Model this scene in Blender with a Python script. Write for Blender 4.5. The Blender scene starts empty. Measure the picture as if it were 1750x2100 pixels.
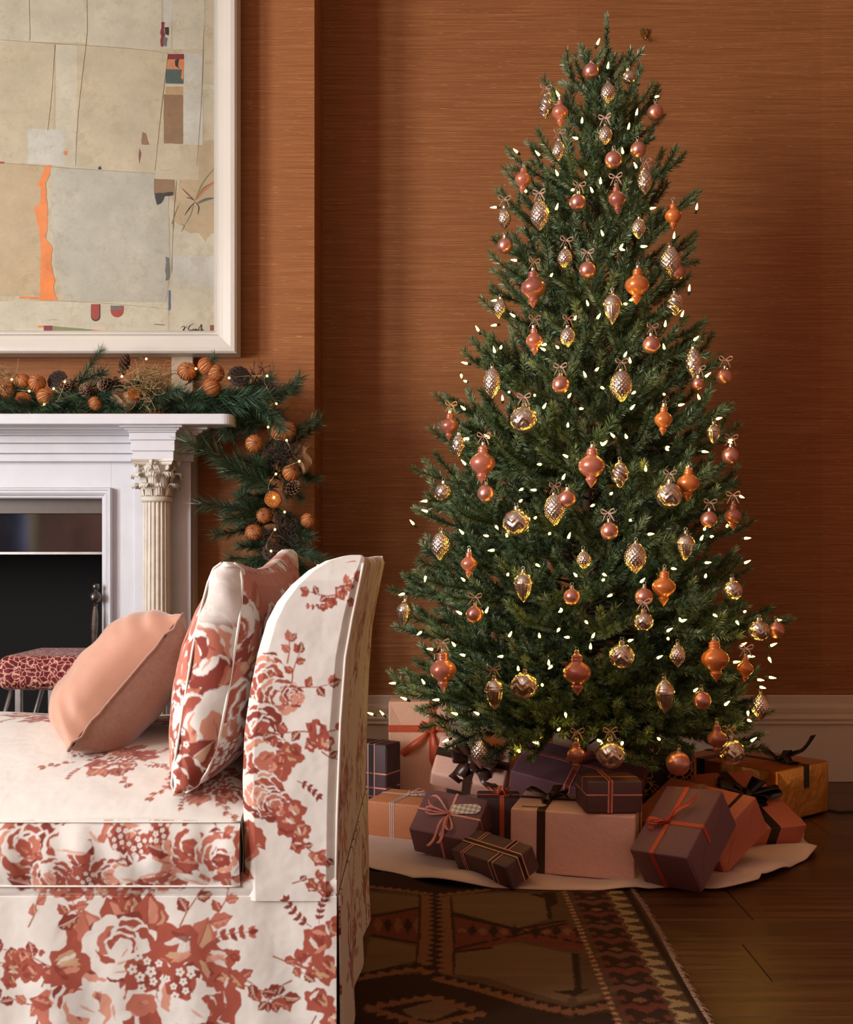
import bpy, bmesh, math, random
import numpy as np
from mathutils import Vector, Matrix, Euler
R = random.Random(7)
sc = bpy.context.scene
col = sc.collection
PI = math.pi
FPX, HX, HY, EYE = 2300.0, 875.0, 1145.0, 0.90      # focal length in pixels, principal point, eye height (m)

# ---------------------------------------------------------------- camera, world, light, exposure
cam_d = bpy.data.cameras.new('camera'); cam = bpy.data.objects.new('camera', cam_d); col.objects.link(cam)
cam.location = (0, 0, EYE); cam.rotation_euler = (PI/2, 0, 0)
cam_d.sensor_fit = 'AUTO'; cam_d.sensor_width = 36; cam_d.lens = 36*FPX/2100
cam_d.shift_y = (HY-1050)/2100; cam_d.clip_start = .05
sc.camera = cam
world = bpy.data.worlds.new('sky'); sc.world = world; world.use_nodes = True
world.node_tree.nodes['Background'].inputs['Color'].default_value = (.75, .86, 1, 1)
world.node_tree.nodes['Background'].inputs['Strength'].default_value = .6
sc.view_settings.view_transform = 'Standard'; sc.view_settings.look = 'None'
sc.view_settings.gamma = 1; sc.view_settings.use_curve_mapping = False
sc.view_settings.exposure = 0.48
if hasattr(sc, 'cycles'):                            # short light paths: a closed room, no refraction
    sc.cycles.max_bounces = 6; sc.cycles.glossy_bounces = 3; sc.cycles.transmission_bounces = 3
    sc.cycles.caustics_reflective = False; sc.cycles.caustics_refractive = False
ROOM = dict(x0=-4.2, x1=2.7, y0=-2.6, y1=4.53, h=3.6)
WINDOWS = [(-1.75, -0.55), (0.05, 1.25)]            # y-ranges of the two tall sash windows in the left wall
WIN_Z = (0.55, 3.1)
FILL_WIN = (0.7, 1.9)                                # x-range of an unseen opening behind the camera, added for fill light
def area(name, loc, rot, sx, sy, power, color):
    l = bpy.data.lights.new(name, 'AREA'); l.shape = 'RECTANGLE'; l.size = sx; l.size_y = sy
    l.energy = power; l.color = color
    o = bpy.data.objects.new(name, l); col.objects.link(o); o.location = loc; o.rotation_euler = rot
    return o
for (ya, yb), pw in zip(WINDOWS, (225, 225)):          # daylight in the two left windows, at the glass line
    area('window_left_offscreen', (ROOM['x0']-.12, (ya+yb)/2, sum(WIN_Z)/2), (0, -PI/2, 0), WIN_Z[1]-WIN_Z[0], yb-ya, pw, (1, .975, .95))

# ---------------------------------------------------------------- helpers
def Xp(px, Y): return (px-HX)*Y/FPX
def Zp(py, Y): return EYE-(py-HY)*Y/FPX
def P(px, py, Y): return Vector((Xp(px, Y), Y, Zp(py, Y)))
def PF(px, py):                                     # a floor point
    Y = EYE*FPX/(py-HY); return Vector((Xp(px, Y), Y, 0))
def lin(c):
    return tuple(((v/255)/12.92 if v/255 <= .04045 else ((v/255+.055)/1.055)**2.4) for v in c)
def link(o, parent=None):
    col.objects.link(o)
    if parent is not None: o.parent = parent
    return o
def tag(o, label=None, cat=None, group=None, kind=None):
    if label: o['label'] = label
    if cat: o['category'] = cat
    if group: o['group'] = group
    if kind: o['kind'] = kind
    return o
def empty(name, loc=(0, 0, 0), rot=(0, 0, 0)):
    o = bpy.data.objects.new(name, None); o.location = loc; o.rotation_euler = rot; o.empty_display_size = .05
    return link(o)
class MB:
    def __init__(s): s.v = []; s.f = []; s.mi = []
    def add(s, vs, fs, m=0):
        b = len(s.v); s.v.extend(tuple(v) for v in vs); s.f.extend(tuple(i+b for i in f) for f in fs); s.mi.extend([m]*len(fs)); return b
    def box(s, x0, x1, y0, y1, z0, z1, M=None, m=0):
        vs = [(x, y, z) for x in (x0, x1) for y in (y0, y1) for z in (z0, z1)]
        if M is not None: vs = [M@Vector(v) for v in vs]
        s.add(vs, [(0, 1, 3, 2), (4, 6, 7, 5), (0, 4, 5, 1), (2, 3, 7, 6), (0, 2, 6, 4), (1, 5, 7, 3)], m)
    def grid(s, pts, m=0, flip=False, closeu=False, closev=False):      # pts[i][j]
        n, k = len(pts), len(pts[0]); b = len(s.v)
        for r in pts: s.v.extend(tuple(p) for p in r)
        for i in range(n if closeu else n-1):
            for j in range(k if closev else k-1):
                q = (b+i*k+j, b+((i+1) % n)*k+j, b+((i+1) % n)*k+(j+1) % k, b+i*k+(j+1) % k)
                s.f.append(q[::-1] if flip else q); s.mi.append(m)
    def tube(s, path, rad, n=6, m=0, cap=True):
        path = [Vector(p) for p in path]; k = len(path)
        if not hasattr(rad, '__len__'): rad = [rad]*k
        up = None; rings = []
        for i, p in enumerate(path):
            d = (path[min(i+1, k-1)]-path[max(i-1, 0)])
            d = d.normalized() if d.length > 1e-9 else Vector((0, 0, 1))
            if up is None:
                up = d.orthogonal().normalized()
            else:
                up = (up-d*up.dot(d)); up = up.normalized() if up.length > 1e-6 else d.orthogonal().normalized()
            sd = d.cross(up)
            rings.append([p+(up*math.cos(2*PI*j/n)+sd*math.sin(2*PI*j/n))*rad[i] for j in range(n)])
        b = len(s.v); s.grid(rings, m, closev=True)
        if cap:
            s.f.append(tuple(b+j for j in range(n))); s.mi.append(m)
            s.f.append(tuple(b+(k-1)*n+j for j in range(n-1, -1, -1))); s.mi.append(m)
    def lathe(s, prof, n=24, M=None, m=0, fn=None):      # prof: (r, z) list, around z
        rings = []
        for r, z in prof:
            ring = []
            for j in range(n):
                a = 2*PI*j/n; rr = r if fn is None else fn(r, z, a)
                p = Vector((rr*math.cos(a), rr*math.sin(a), z)); ring.append(M@p if M is not None else p)
            rings.append(ring)
        s.grid(rings, m, closev=True, flip=True)
    def strip(s, path, wdir, width, m=0, thick=0):       # ribbon along a path
        path = [Vector(p) for p in path]; rows = []
        for i, p in enumerate(path):
            w = Vector(wdir[i] if isinstance(wdir, list) else wdir).normalized()
            ww = width[i] if hasattr(width, '__len__') else width
            rows.append([p-w*ww/2, p, p+w*ww/2])
        s.grid(rows, m)
    def build(s, name, mats, parent=None, smooth=False, solid=0, bevel=0, bseg=2, angle=None):
        me = bpy.data.meshes.new(name); me.from_pydata(s.v, [], s.f); 
        for m in (mats if isinstance(mats, (list, tuple)) else [mats]): me.materials.append(m)
        if any(s.mi): me.polygons.foreach_set('material_index', s.mi)
        if smooth: me.polygons.foreach_set('use_smooth', [True]*len(me.polygons))
        me.validate(); me.update()
        if bevel:
            bm = bmesh.new(); bm.from_mesh(me); bmesh.ops.remove_doubles(bm, verts=bm.verts, dist=1e-6)
            bmesh.ops.recalc_face_normals(bm, faces=bm.faces)
            ed = [e for e in bm.edges if len(e.link_faces) == 2 and e.calc_face_angle(0) > .3]
            bmesh.ops.bevel(bm, geom=ed, offset=bevel, segments=bseg, profile=.5, affect='EDGES')
            bm.to_mesh(me); bm.free()
            if smooth: me.polygons.foreach_set('use_smooth', [True]*len(me.polygons))
        if angle: me.set_sharp_from_angle(angle=angle)
        o = bpy.data.objects.new(name, me); link(o, parent)
        if solid:
            md = o.modifiers.new('thick', 'SOLIDIFY'); md.thickness = solid; md.offset = 0
        return o
def copy_tree(o, parent=None):
    c = o.copy(); link(c)
    if parent is not None: c.parent = parent
    for ch in list(o.children): copy_tree(ch, c)
    return c
def smoothstep(a, b, x):
    t = min(1, max(0, (x-a)/(b-a))); return t*t*(3-2*t)
def interp(xs, ys, x): return float(np.interp(x, xs, ys))

# ---------------------------------------------------------------- materials
class Mat:
    def __init__(s, name):
        s.m = bpy.data.materials.new(name); s.m.use_nodes = True; s.nt = s.m.node_tree
        s.b = s.nt.nodes['Principled BSDF']; s.n = s.nt.nodes; s.l = s.nt.links
    def node(s, t, **kw):
        n = s.n.new(t)
        for k, v in kw.items():
            if k.startswith('i_'):
                key = k[2:]; n.inputs[int(key) if key.isdigit() else key.replace('_', ' ')].default_value = v
            else: setattr(n, k, v)
        return n
    def coords(s, scale=(1, 1, 1), kind='Object', rot=(0, 0, 0)):
        tc = s.node('ShaderNodeTexCoord'); mp = s.node('ShaderNodeMapping')
        mp.inputs['Scale'].default_value = scale; mp.inputs['Rotation'].default_value = rot
        s.l.new(tc.outputs[kind], mp.inputs['Vector']); return mp.outputs['Vector']
    def noise(s, vec, scale=5, detail=3, rough=.5):
        n = s.node('ShaderNodeTexNoise'); n.inputs['Scale'].default_value = scale
        n.inputs['Detail'].default_value = detail; n.inputs['Roughness'].default_value = rough
        s.l.new(vec, n.inputs['Vector']); return n.outputs['Fac']
    def ramp(s, fac, stops):
        r = s.node('ShaderNodeValToRGB'); e = r.color_ramp.elements
        while len(e) < len(stops): e.new(.5)
        for i, (p, c) in enumerate(stops):
            e[i].position = p; e[i].color = (*c, 1) if len(c) == 3 else c
        s.l.new(fac, r.inputs['Fac']); return r.outputs['Color']
    def mix(s, fac, a, b, mode='MIX'):
        m = s.node('ShaderNodeMix', data_type='RGBA', blend_type=mode)
        for k, v in ((0, fac), (6, a), (7, b)):
            if hasattr(v, 'is_output') or isinstance(v, bpy.types.NodeSocket): s.l.new(v, m.inputs[k])
            else: m.inputs[k].default_value = v if k == 0 else (*v, 1) if len(v) == 3 else v
        return m.outputs[2]
    def math(s, op, a, b=0.0):
        m = s.node('ShaderNodeMath', operation=op)
        for k, v in ((0, a), (1, b)):
            if isinstance(v, bpy.types.NodeSocket): s.l.new(v, m.inputs[k])
            else: m.inputs[k].default_value = v
        return m.outputs[0]
    def color(s, c):
        if isinstance(c, bpy.types.NodeSocket): s.l.new(c, s.b.inputs['Base Color'])
        else: s.b.inputs['Base Color'].default_value = (*c, 1)
        return s
    def set(s, **kw):
        for k, v in kw.items():
            key = k.replace('_', ' ')
            key = {'Coat': 'Coat Weight', 'Sheen': 'Sheen Weight', 'Transmission': 'Transmission Weight', 'Subsurface': 'Subsurface Weight', 'Specular': 'Specular IOR Level'}.get(key, key)
            if isinstance(v, bpy.types.NodeSocket): s.l.new(v, s.b.inputs[key])
            else: s.b.inputs[key].default_value = v
        return s
    def bump(s, h, strength=.3, dist=.002):
        b = s.node('ShaderNodeBump'); b.inputs['Strength'].default_value = strength; b.inputs['Distance'].default_value = dist
        s.l.new(h, b.inputs['Height']); s.l.new(b.outputs['Normal'], s.b.inputs['Normal']); return s
def plain(name, rgb, rough=.6, metal=0, var=.12, scale=30, bump=0, **kw):
    m = Mat(name); v = m.coords(); n = m.noise(v, scale, 4, .6); c = lin(rgb)
    m.color(m.ramp(n, [(.3, tuple(x*(1-var) for x in c)), (.7, tuple(min(1, x*(1+var)) for x in c))]))
    m.set(Roughness=rough, Metallic=metal, **kw)
    if bump: m.bump(n, bump)
    return m.m
M = {}
# woven grasscloth wallpaper
m = Mat('grasscloth'); geo = m.node('ShaderNodeNewGeometry')
def wcoord(m, scale):
    mp = m.node('ShaderNodeMapping'); mp.inputs['Scale'].default_value = scale; m.l.new(geo.outputs['Position'], mp.inputs['Vector']); return mp.outputs['Vector']
fib = m.noise(wcoord(m, (3.6, 3.6, 520)), 1, 3, .65)
fib2 = m.noise(wcoord(m, (5, 5, 120)), 1, 2, .5)
slub = m.noise(wcoord(m, (22, 22, 420)), 1, 1, .4)
base = m.ramp(fib, [(.3, lin((126, 75, 41))), (.5, lin((162, 103, 60))), (.72, lin((192, 134, 84)))])
base = m.mix(m.math('MULTIPLY', fib2, .45), base, lin((118, 70, 38)))
base = m.mix(m.ramp(slub, [(.70, (0, 0, 0)), (.76, (.75, .75, .75))]), base, lin((200, 146, 98)))
sep = m.node('ShaderNodeSeparateXYZ'); m.l.new(geo.outputs['Position'], sep.inputs[0])
fl = m.math('FLOOR', m.math('DIVIDE', m.math('ADD', sep.outputs[0], 10-.719), .989))
tone = m.math('MULTIPLY', m.math('FRACT', m.math('MULTIPLY', fl, .377)), .22)
base = m.mix(tone, base, lin((108, 62, 34)))
m.color(base).set(Roughness=.62, Specular=.25).bump(m.math('ADD', fib, m.math('MULTIPLY', slub, .8)), .5, .0015)
M['wall'] = m.m
M['white'] = plain('painted_white_wood', (214, 216, 224), .42, var=.04, scale=9)
M['marble'] = plain('aged_white_marble', (212, 204, 192), .45, var=.10, scale=22, bump=.1)
M['base'] = plain('baseboard_paint', (214, 192, 170), .45, var=.03, scale=6)
M['ceil'] = plain('ceiling_paint', (214, 206, 196), .8, var=.03)
M['black'] = plain('soot_black', (4, 4, 5), .9, var=.3)
M['iron'] = plain('wrought_iron', (104, 98, 96), .3, .9, var=.3, scale=60, bump=.3)
M['steel'] = plain('brushed_steel', (150, 146, 146), .35, .9)
M['brass'] = plain('old_brass', (176, 140, 66), .35, 1, var=.25)
M['gilt'] = plain('gilded_wood', (170, 140, 62), .38, .9, var=.35, scale=50, bump=.5)
M['hood'] = plain('polished_dark_metal', (74, 80, 98), .07, .95, var=.25, scale=8)
M['lintel'] = plain('brown_slate_lintel', (86, 72, 64), .4, var=.1)
# oak boards
def oak(name, a, b, c):
    m = Mat(name); oi = m.node('ShaderNodeObjectInfo'); v = m.coords((1.4, 34, 1))
    ad = m.node('ShaderNodeVectorMath', operation='ADD'); m.l.new(v, ad.inputs[0])
    cmb = m.node('ShaderNodeCombineXYZ'); m.l.new(m.math('MULTIPLY', oi.outputs['Random'], 50), cmb.inputs[0]); m.l.new(m.math('MULTIPLY', oi.outputs['Random'], 91), cmb.inputs[1]); m.l.new(cmb.outputs[0], ad.inputs[1])
    n = m.noise(ad.outputs[0], 1.6, 6, .62); n2 = m.noise(ad.outputs[0], .35, 2, .5)
    cc = m.ramp(n, [(.3, lin(a)), (.5, lin(b)), (.72, lin(c))])
    cc = m.mix(m.math('MULTIPLY', oi.outputs['Random'], .5), cc, lin(a)); cc = m.mix(m.math('MULTIPLY', n2, .4), cc, lin(a))
    m.color(cc).set(Roughness=m.math('ADD', m.math('MULTIPLY', n, .25), .24)).bump(n, .25, .001); return m.m
M['oak'] = oak('dark_oak', (62, 36, 18), (98, 60, 32), (128, 82, 46))
# ---------------------------------------------------------------- room shell
x0, x1, y0, y1, RH = ROOM['x0'], ROOM['x1'], ROOM['y0'], ROOM['y1'], ROOM['h']
YB = 4.195; BX1 = Xp(645, YB); FCX = -1.86; BX0 = 2*FCX-BX1     # chimney breast
OPX1 = Xp(205, 4.1)+.06; OPX0 = 2*FCX-OPX1; OPZ = 1.15             # hole for the hearth
def struct(name, mb, m, **kw): return tag(mb.build(name, m, **kw), kind='structure')
def slab(*bx):
    b = MB()
    for q in bx: b.box(*q)
    return b
fl = MB(); fl.box(x0, x1, y0, y1, -.12, -.022); floor = struct('floor', fl, M['oak'])
rows = [4.53, 4.30, 4.09, 3.86, 3.66, 3.44, 3.25, 3.06, 2.79, 2.617, 2.387, 2.20, 1.98, 1.75, 1.50, 1.27]
while rows[-1] > y0: rows.append(rows[-1]-R.choice((.17, .21, .24, .27)))
for i in range(len(rows)-1):
    ya, yb = rows[i+1], rows[i]
    cuts = [x0]; x = x0+R.uniform(.3, 1.6)
    if abs(ya-2.387) < .01: cuts = [x0, -2.3, PF(1554, 1974).x]; x = 9
    while x < x1-.3: cuts.append(x); x += R.uniform(1.2, 2.2)
    cuts.append(x1)
    for a, b in zip(cuts, cuts[1:]):
        pb = MB(); cx, cy = (a+b)/2, (ya+yb)/2; g = .0012
        pb.box(a-cx+g, b-cx-g, ya-cy+g, yb-cy-g, -.022, 0)
        o = pb.build('floor_plank', M['oak'], floor, bevel=.0015, bseg=1); o.location = (cx, cy, 0)
struct('ceiling', slab((x0, x1, y0, y1, RH, RH+.1)), M['ceil'])
struct('wall_back', slab((x0-.1, x1+.1, y1, y1+.1, 0, RH)), M['wall'])
struct('wall_right', slab((x1, x1+.1, y0, y1, 0, RH)), M['wall'])
struct('wall_rear', slab((x0, FILL_WIN[0], y0-.1, y0, 0, RH), (FILL_WIN[1], x1, y0-.1, y0, 0, RH), (*FILL_WIN, y0-.1, y0, 0, WIN_Z[0]), (*FILL_WIN, y0-.1, y0, WIN_Z[1], RH)), M['wall'])
wl = MB(); e = [y0]+[q for w in WINDOWS for q in w]+[y1]
for a, b in zip(e[0::2], e[1::2]): wl.box(x0-.1, x0, a, b, 0, RH)
for a, b in WINDOWS: wl.box(x0-.1, x0, a, b, 0, WIN_Z[0]); wl.box(x0-.1, x0, a, b, WIN_Z[1], RH)
struct('wall_left', wl, M['wall'])
for i, (a, b) in enumerate(WINDOWS):
    w = MB(); za, zb = WIN_Z
    for (p, q, r, s_) in ((a, a+.06, za, zb), (b-.06, b, za, zb), (a, b, za, za+.07), (a, b, zb-.06, zb), (a, b, (za+zb)/2-.03, (za+zb)/2+.03)): w.box(x0-.07, x0-.02, p, q, r, s_)
    o = struct('window_%d' % (i+1), w, M['white'])
    for k in (1, 2):
        g = MB(); yy = a+(b-a)*k/3; g.box(x0-.06, x0-.04, yy-.011, yy+.011, za, zb); g.build('glazing_bar', M['white'], o)
    for k in (1, 2, 4, 5):
        g = MB(); zz = za+(zb-za)*k/6; g.box(x0-.06, x0-.04, a, b, zz-.011, zz+.011); g.build('glazing_bar', M['white'], o)
rw = MB(); a, b = FILL_WIN; za, zb = WIN_Z  # sash frame of the rear opening, added as a source of fill
for (p, q, r, s_) in ((a, a+.06, za, zb), (b-.06, b, za, zb), (a, b, za, za+.07), (a, b, zb-.06, zb), (a, b, (za+zb)/2-.03, (za+zb)/2+.03)): rw.box(p, q, y0-.07, y0-.02, r, s_)
o = struct('window_3', rw, M['white'])
for k in (1, 2): g = MB(); xx = a+(b-a)*k/3; g.box(xx-.011, xx+.011, y0-.06, y0-.04, za, zb); g.build('glazing_bar', M['white'], o)
# gilt picture frame on the wall behind the camera (seen only in the polished hood)
gf = tag(empty('gilt_picture', (-3.97, y0+.02, 1.2)), 'gilt framed dark picture reflected in the polished fireplace hood', 'picture')
for k, (xa, xb, za, zb) in enumerate(((-.20, -.11, -.8, 1.1), (.10, .19, -.8, 1.1), (-.11, .10, -.8, -.71), (-.11, .10, 1.01, 1.1))):
    g = MB(); g.box(xa, xb, -.019, .03, za, zb); g.build('frame_bar', M['gilt'], gf, bevel=.02, bseg=3)
g = MB(); g.box(-.11, .10, -.019, -.005, -.71, 1.01); g.build('canvas', M['hood'], gf)
cb = MB()
cb.box(BX0, OPX0, YB, y1, 0, RH); cb.box(OPX1, BX1, YB, y1, 0, RH); cb.box(OPX0, OPX1, YB, y1, OPZ, RH)
struct('wall_chimney_breast', cb, M['wall'])
hb = MB(); hb.box(OPX0, OPX1, YB+.32, YB+.33, 0, OPZ); hb.box(OPX0, OPX0+.02, YB-.05, YB+.32, 0, OPZ); hb.box(OPX1-.02, OPX1, YB-.05, YB+.32, 0, OPZ); hb.box(OPX0, OPX1, YB-.05, YB+.32, -.001, .012); hb.box(OPX0, OPX1, YB, YB+.32, OPZ-.01, OPZ)
struct('wall_hearth_lining', hb, M['black'])
# skirting board: plinth and stacked mouldings (profile: y offset from the wall, z)
def baseboard(name, path):
    zz = lambda py: Zp(py, y1)
    prof = [(0, zz(1425)), (.012, zz(1425)), (.014, zz(1427)), (.012, zz(1443)), (.022, zz(1446)), (.024, zz(1451)), (.022, zz(1459)), (.018, zz(1463)), (.034, zz(1467)), (.037, zz(1471)), (.034, zz(1475)), (.030, zz(1477)), (.036, zz(1480)), (.036, zz(1482)), (.022, zz(1483)), (.022, .002), (0, .002)]
    b = MB(); b.grid([[Vector((p.x+n.x*d, p.y+n.y*d, z)) for d, z in prof] for p, n in path]); return struct(name, b, M['base'])
V = Vector
baseboard('baseboard_back', [(V((BX1+.02, y1, 0)), V((0, -1, 0))), (V((x1, y1, 0)), V((0, -1, 0)))])
baseboard('baseboard_right', [(V((x1, y1, 0)), V((-1, 0, 0))), (V((x1, y0, 0)), V((-1, 0, 0)))])
baseboard('baseboard_chimney_breast', [(V((-.80, YB, 0)), V((0, -1, 0))), (V((BX1, YB, 0)), V((.7, -1, 0))), (V((BX1, y1, 0)), V((1, 0, 0)))])

# ---------------------------------------------------------------- fireplace
fp = tag(empty('fireplace', (FCX, 4.1, 0)), 'white painted fireplace surround with fluted columns and broad mantel shelf', 'fireplace')
def fbuild(mb, name, m, **kw):
    o = mb.build(name, m, **kw); o.parent = fp; o.matrix_parent_inverse = fp.matrix_basis.inverted(); return o
fp.matrix_basis = Matrix.Translation((FCX, 4.1, 0))
mir = lambda x: 2*FCX-x
# shelf with rounded corners
YS = 3.88; xr = Xp(475, YS); xl = mir(xr); zt, zb = Zp(848, YS), Zp(870, YS); rad = .035
out = [(xr, YB+.002)]+[(xr-rad+rad*math.cos(a), YS+rad-rad*math.sin(a)) for a in np.linspace(0, PI/2, 7)]+[(xl+rad-rad*math.sin(a), YS+rad-rad*math.cos(a)) for a in np.linspace(0, PI/2, 7)]+[(xl, YB+.002)]
mb = MB(); n = len(out)
mb.add([(x, y, z) for z in (zb, zt) for x, y in out], [tuple(range(n-1, -1, -1)), tuple(range(n, 2*n))]+[(i, (i+1) % n, n+(i+1) % n, n+i) for i in range(n)])
fbuild(mb, 'mantel_shelf', M['white'], bevel=.004)
MANTEL = zt
YF = 4.08                                            # face of the surround
bx1 = Xp(393, YF); bx0 = mir(bx1); ix1 = Xp(228, YF); ix0 = mir(ix1)
fz = Zp(1000, YF)
for a, b, nm in ((ix1, bx1, 'jamb'), (bx0, ix0, 'jamb')):
    mb = MB(); mb.box(a, b, YF, YB+.002, 0, zb-.002); fbuild(mb, nm, M['white'], bevel=.002)
for a, b in ((Xp(277, YF), bx1), (bx0, mir(Xp(277, YF)))):
    mb = MB(); mb.box(a, b, YF-.012, YF+.01, 0, Zp(947, YF)); fbuild(mb, 'pilaster_panel', M['white'], bevel=.002)
mb = MB(); mb.box(ix0, ix1, YF, YB+.002, fz, zb-.002); fbuild(mb, 'frieze', M['white'])
# stepped fascia boards under the shelf, each board a piece, breaking forward over the columns
bands = [(893, 909, .055), (909, 930, .040), (930, 947, .026)]
for ya, yb_, d in bands:
    mb = MB(); mb.box(bx0-d*.5, bx1+d*.5, YF-d, YF+.01, Zp(yb_, YF-d)+.0012, Zp(ya, YF-d)-.0006); fbuild(mb, 'fascia_board', M['white'], bevel=.0015)
def mould(xa, xb, y_in, z_hi, z_lo, proj):           # a returned cornice moulding
    prof = [(0, 0), (.15, .0), (.2, .25), (.45, .3), (.6, .62), (.95, .7), (1, .76), (1, 1)]
    mb = MB(); rows_ = []
    for t, u in prof:
        d = proj*t; z = z_lo+(z_hi-z_lo)*u
        rows_.append([(xa-d, y_in+.2, z), (xa-d, y_in-d, z), (xb+d, y_in-d, z), (xb+d, y_in+.2, z)])
    mb.grid(rows_, flip=True); return mb
fbuild(mould(bx0-.028, bx1+.028, YF-.056, zb, Zp(893, YF-.056), .05), 'cornice_moulding', M['white'])
for s in (0, 1):
    YK = 3.94; xa, xb = Xp(272, YK), Xp(356, YK)
    if s: xa, xb = mir(xb), mir(xa)
    for ya, yb_, d in ((887, 902.5, .010), (902.5, 925, .005), (925, 943, 0)):
        mb = MB(); mb.box(xa-d, xb+d, YK-d, YF, Zp(yb_, YK-d)+.001, Zp(ya, YK-d)); fbuild(mb, 'fascia_block', M['white'], bevel=.0015)
    fbuild(mould(xa-.008, xb+.008, YK-.008, zb, Zp(887, YK), .03), 'block_cornice', M['white'])
# moulded frame round the opening, mitred
zi, xi = Zp(1022, 4.06), Xp(207, 4.06)
aprof = [(0, .03), (0, -.006), (.004, -.012), (.010, -.012), (.012, -.020), (.020, -.026), (.028, -.024), (.030, -.030), (.036, -.030), (.038, -.022), (.038, .01)]
def acorner(d, y): return [(xi+d, YF+y, 0), (xi+d, YF+y, zi+d), (mir(xi)-d, YF+y, zi+d), (mir(xi)-d, YF+y, 0)]
for k, nm in ((0, 'architrave_jamb'), (1, 'architrave_head'), (2, 'architrave_jamb')):
    mb = MB(); mb.grid([[acorner(d, y)[k], acorner(d, y)[k+1]] for d, y in aprof]); fbuild(mb, nm, M['white'])
# inside the opening: slate lintel, polished smoke hood, side cheeks
ox1 = Xp(210, YF); ox0 = mir(ox1)
mb = MB(); mb.box(ox0, ox1, YF+.045, YF+.07, Zp(1053, 4.13), Zp(1015, 4.13)); fbuild(mb, 'lintel_strip', M['lintel'])
mb = MB(); mb.box(ox0, ox1, YF+.075, YF+.085, Zp(1135, 4.16), Zp(1050, 4.16)); fbuild(mb, 'smoke_hood', M['hood'])
mb = MB(); mb.box(ox0, ox1, YF+.068, YF+.088, Zp(1137, 4.16), Zp(1132, 4.16)); fbuild(mb, 'hood_edge', M['steel'])
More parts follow.
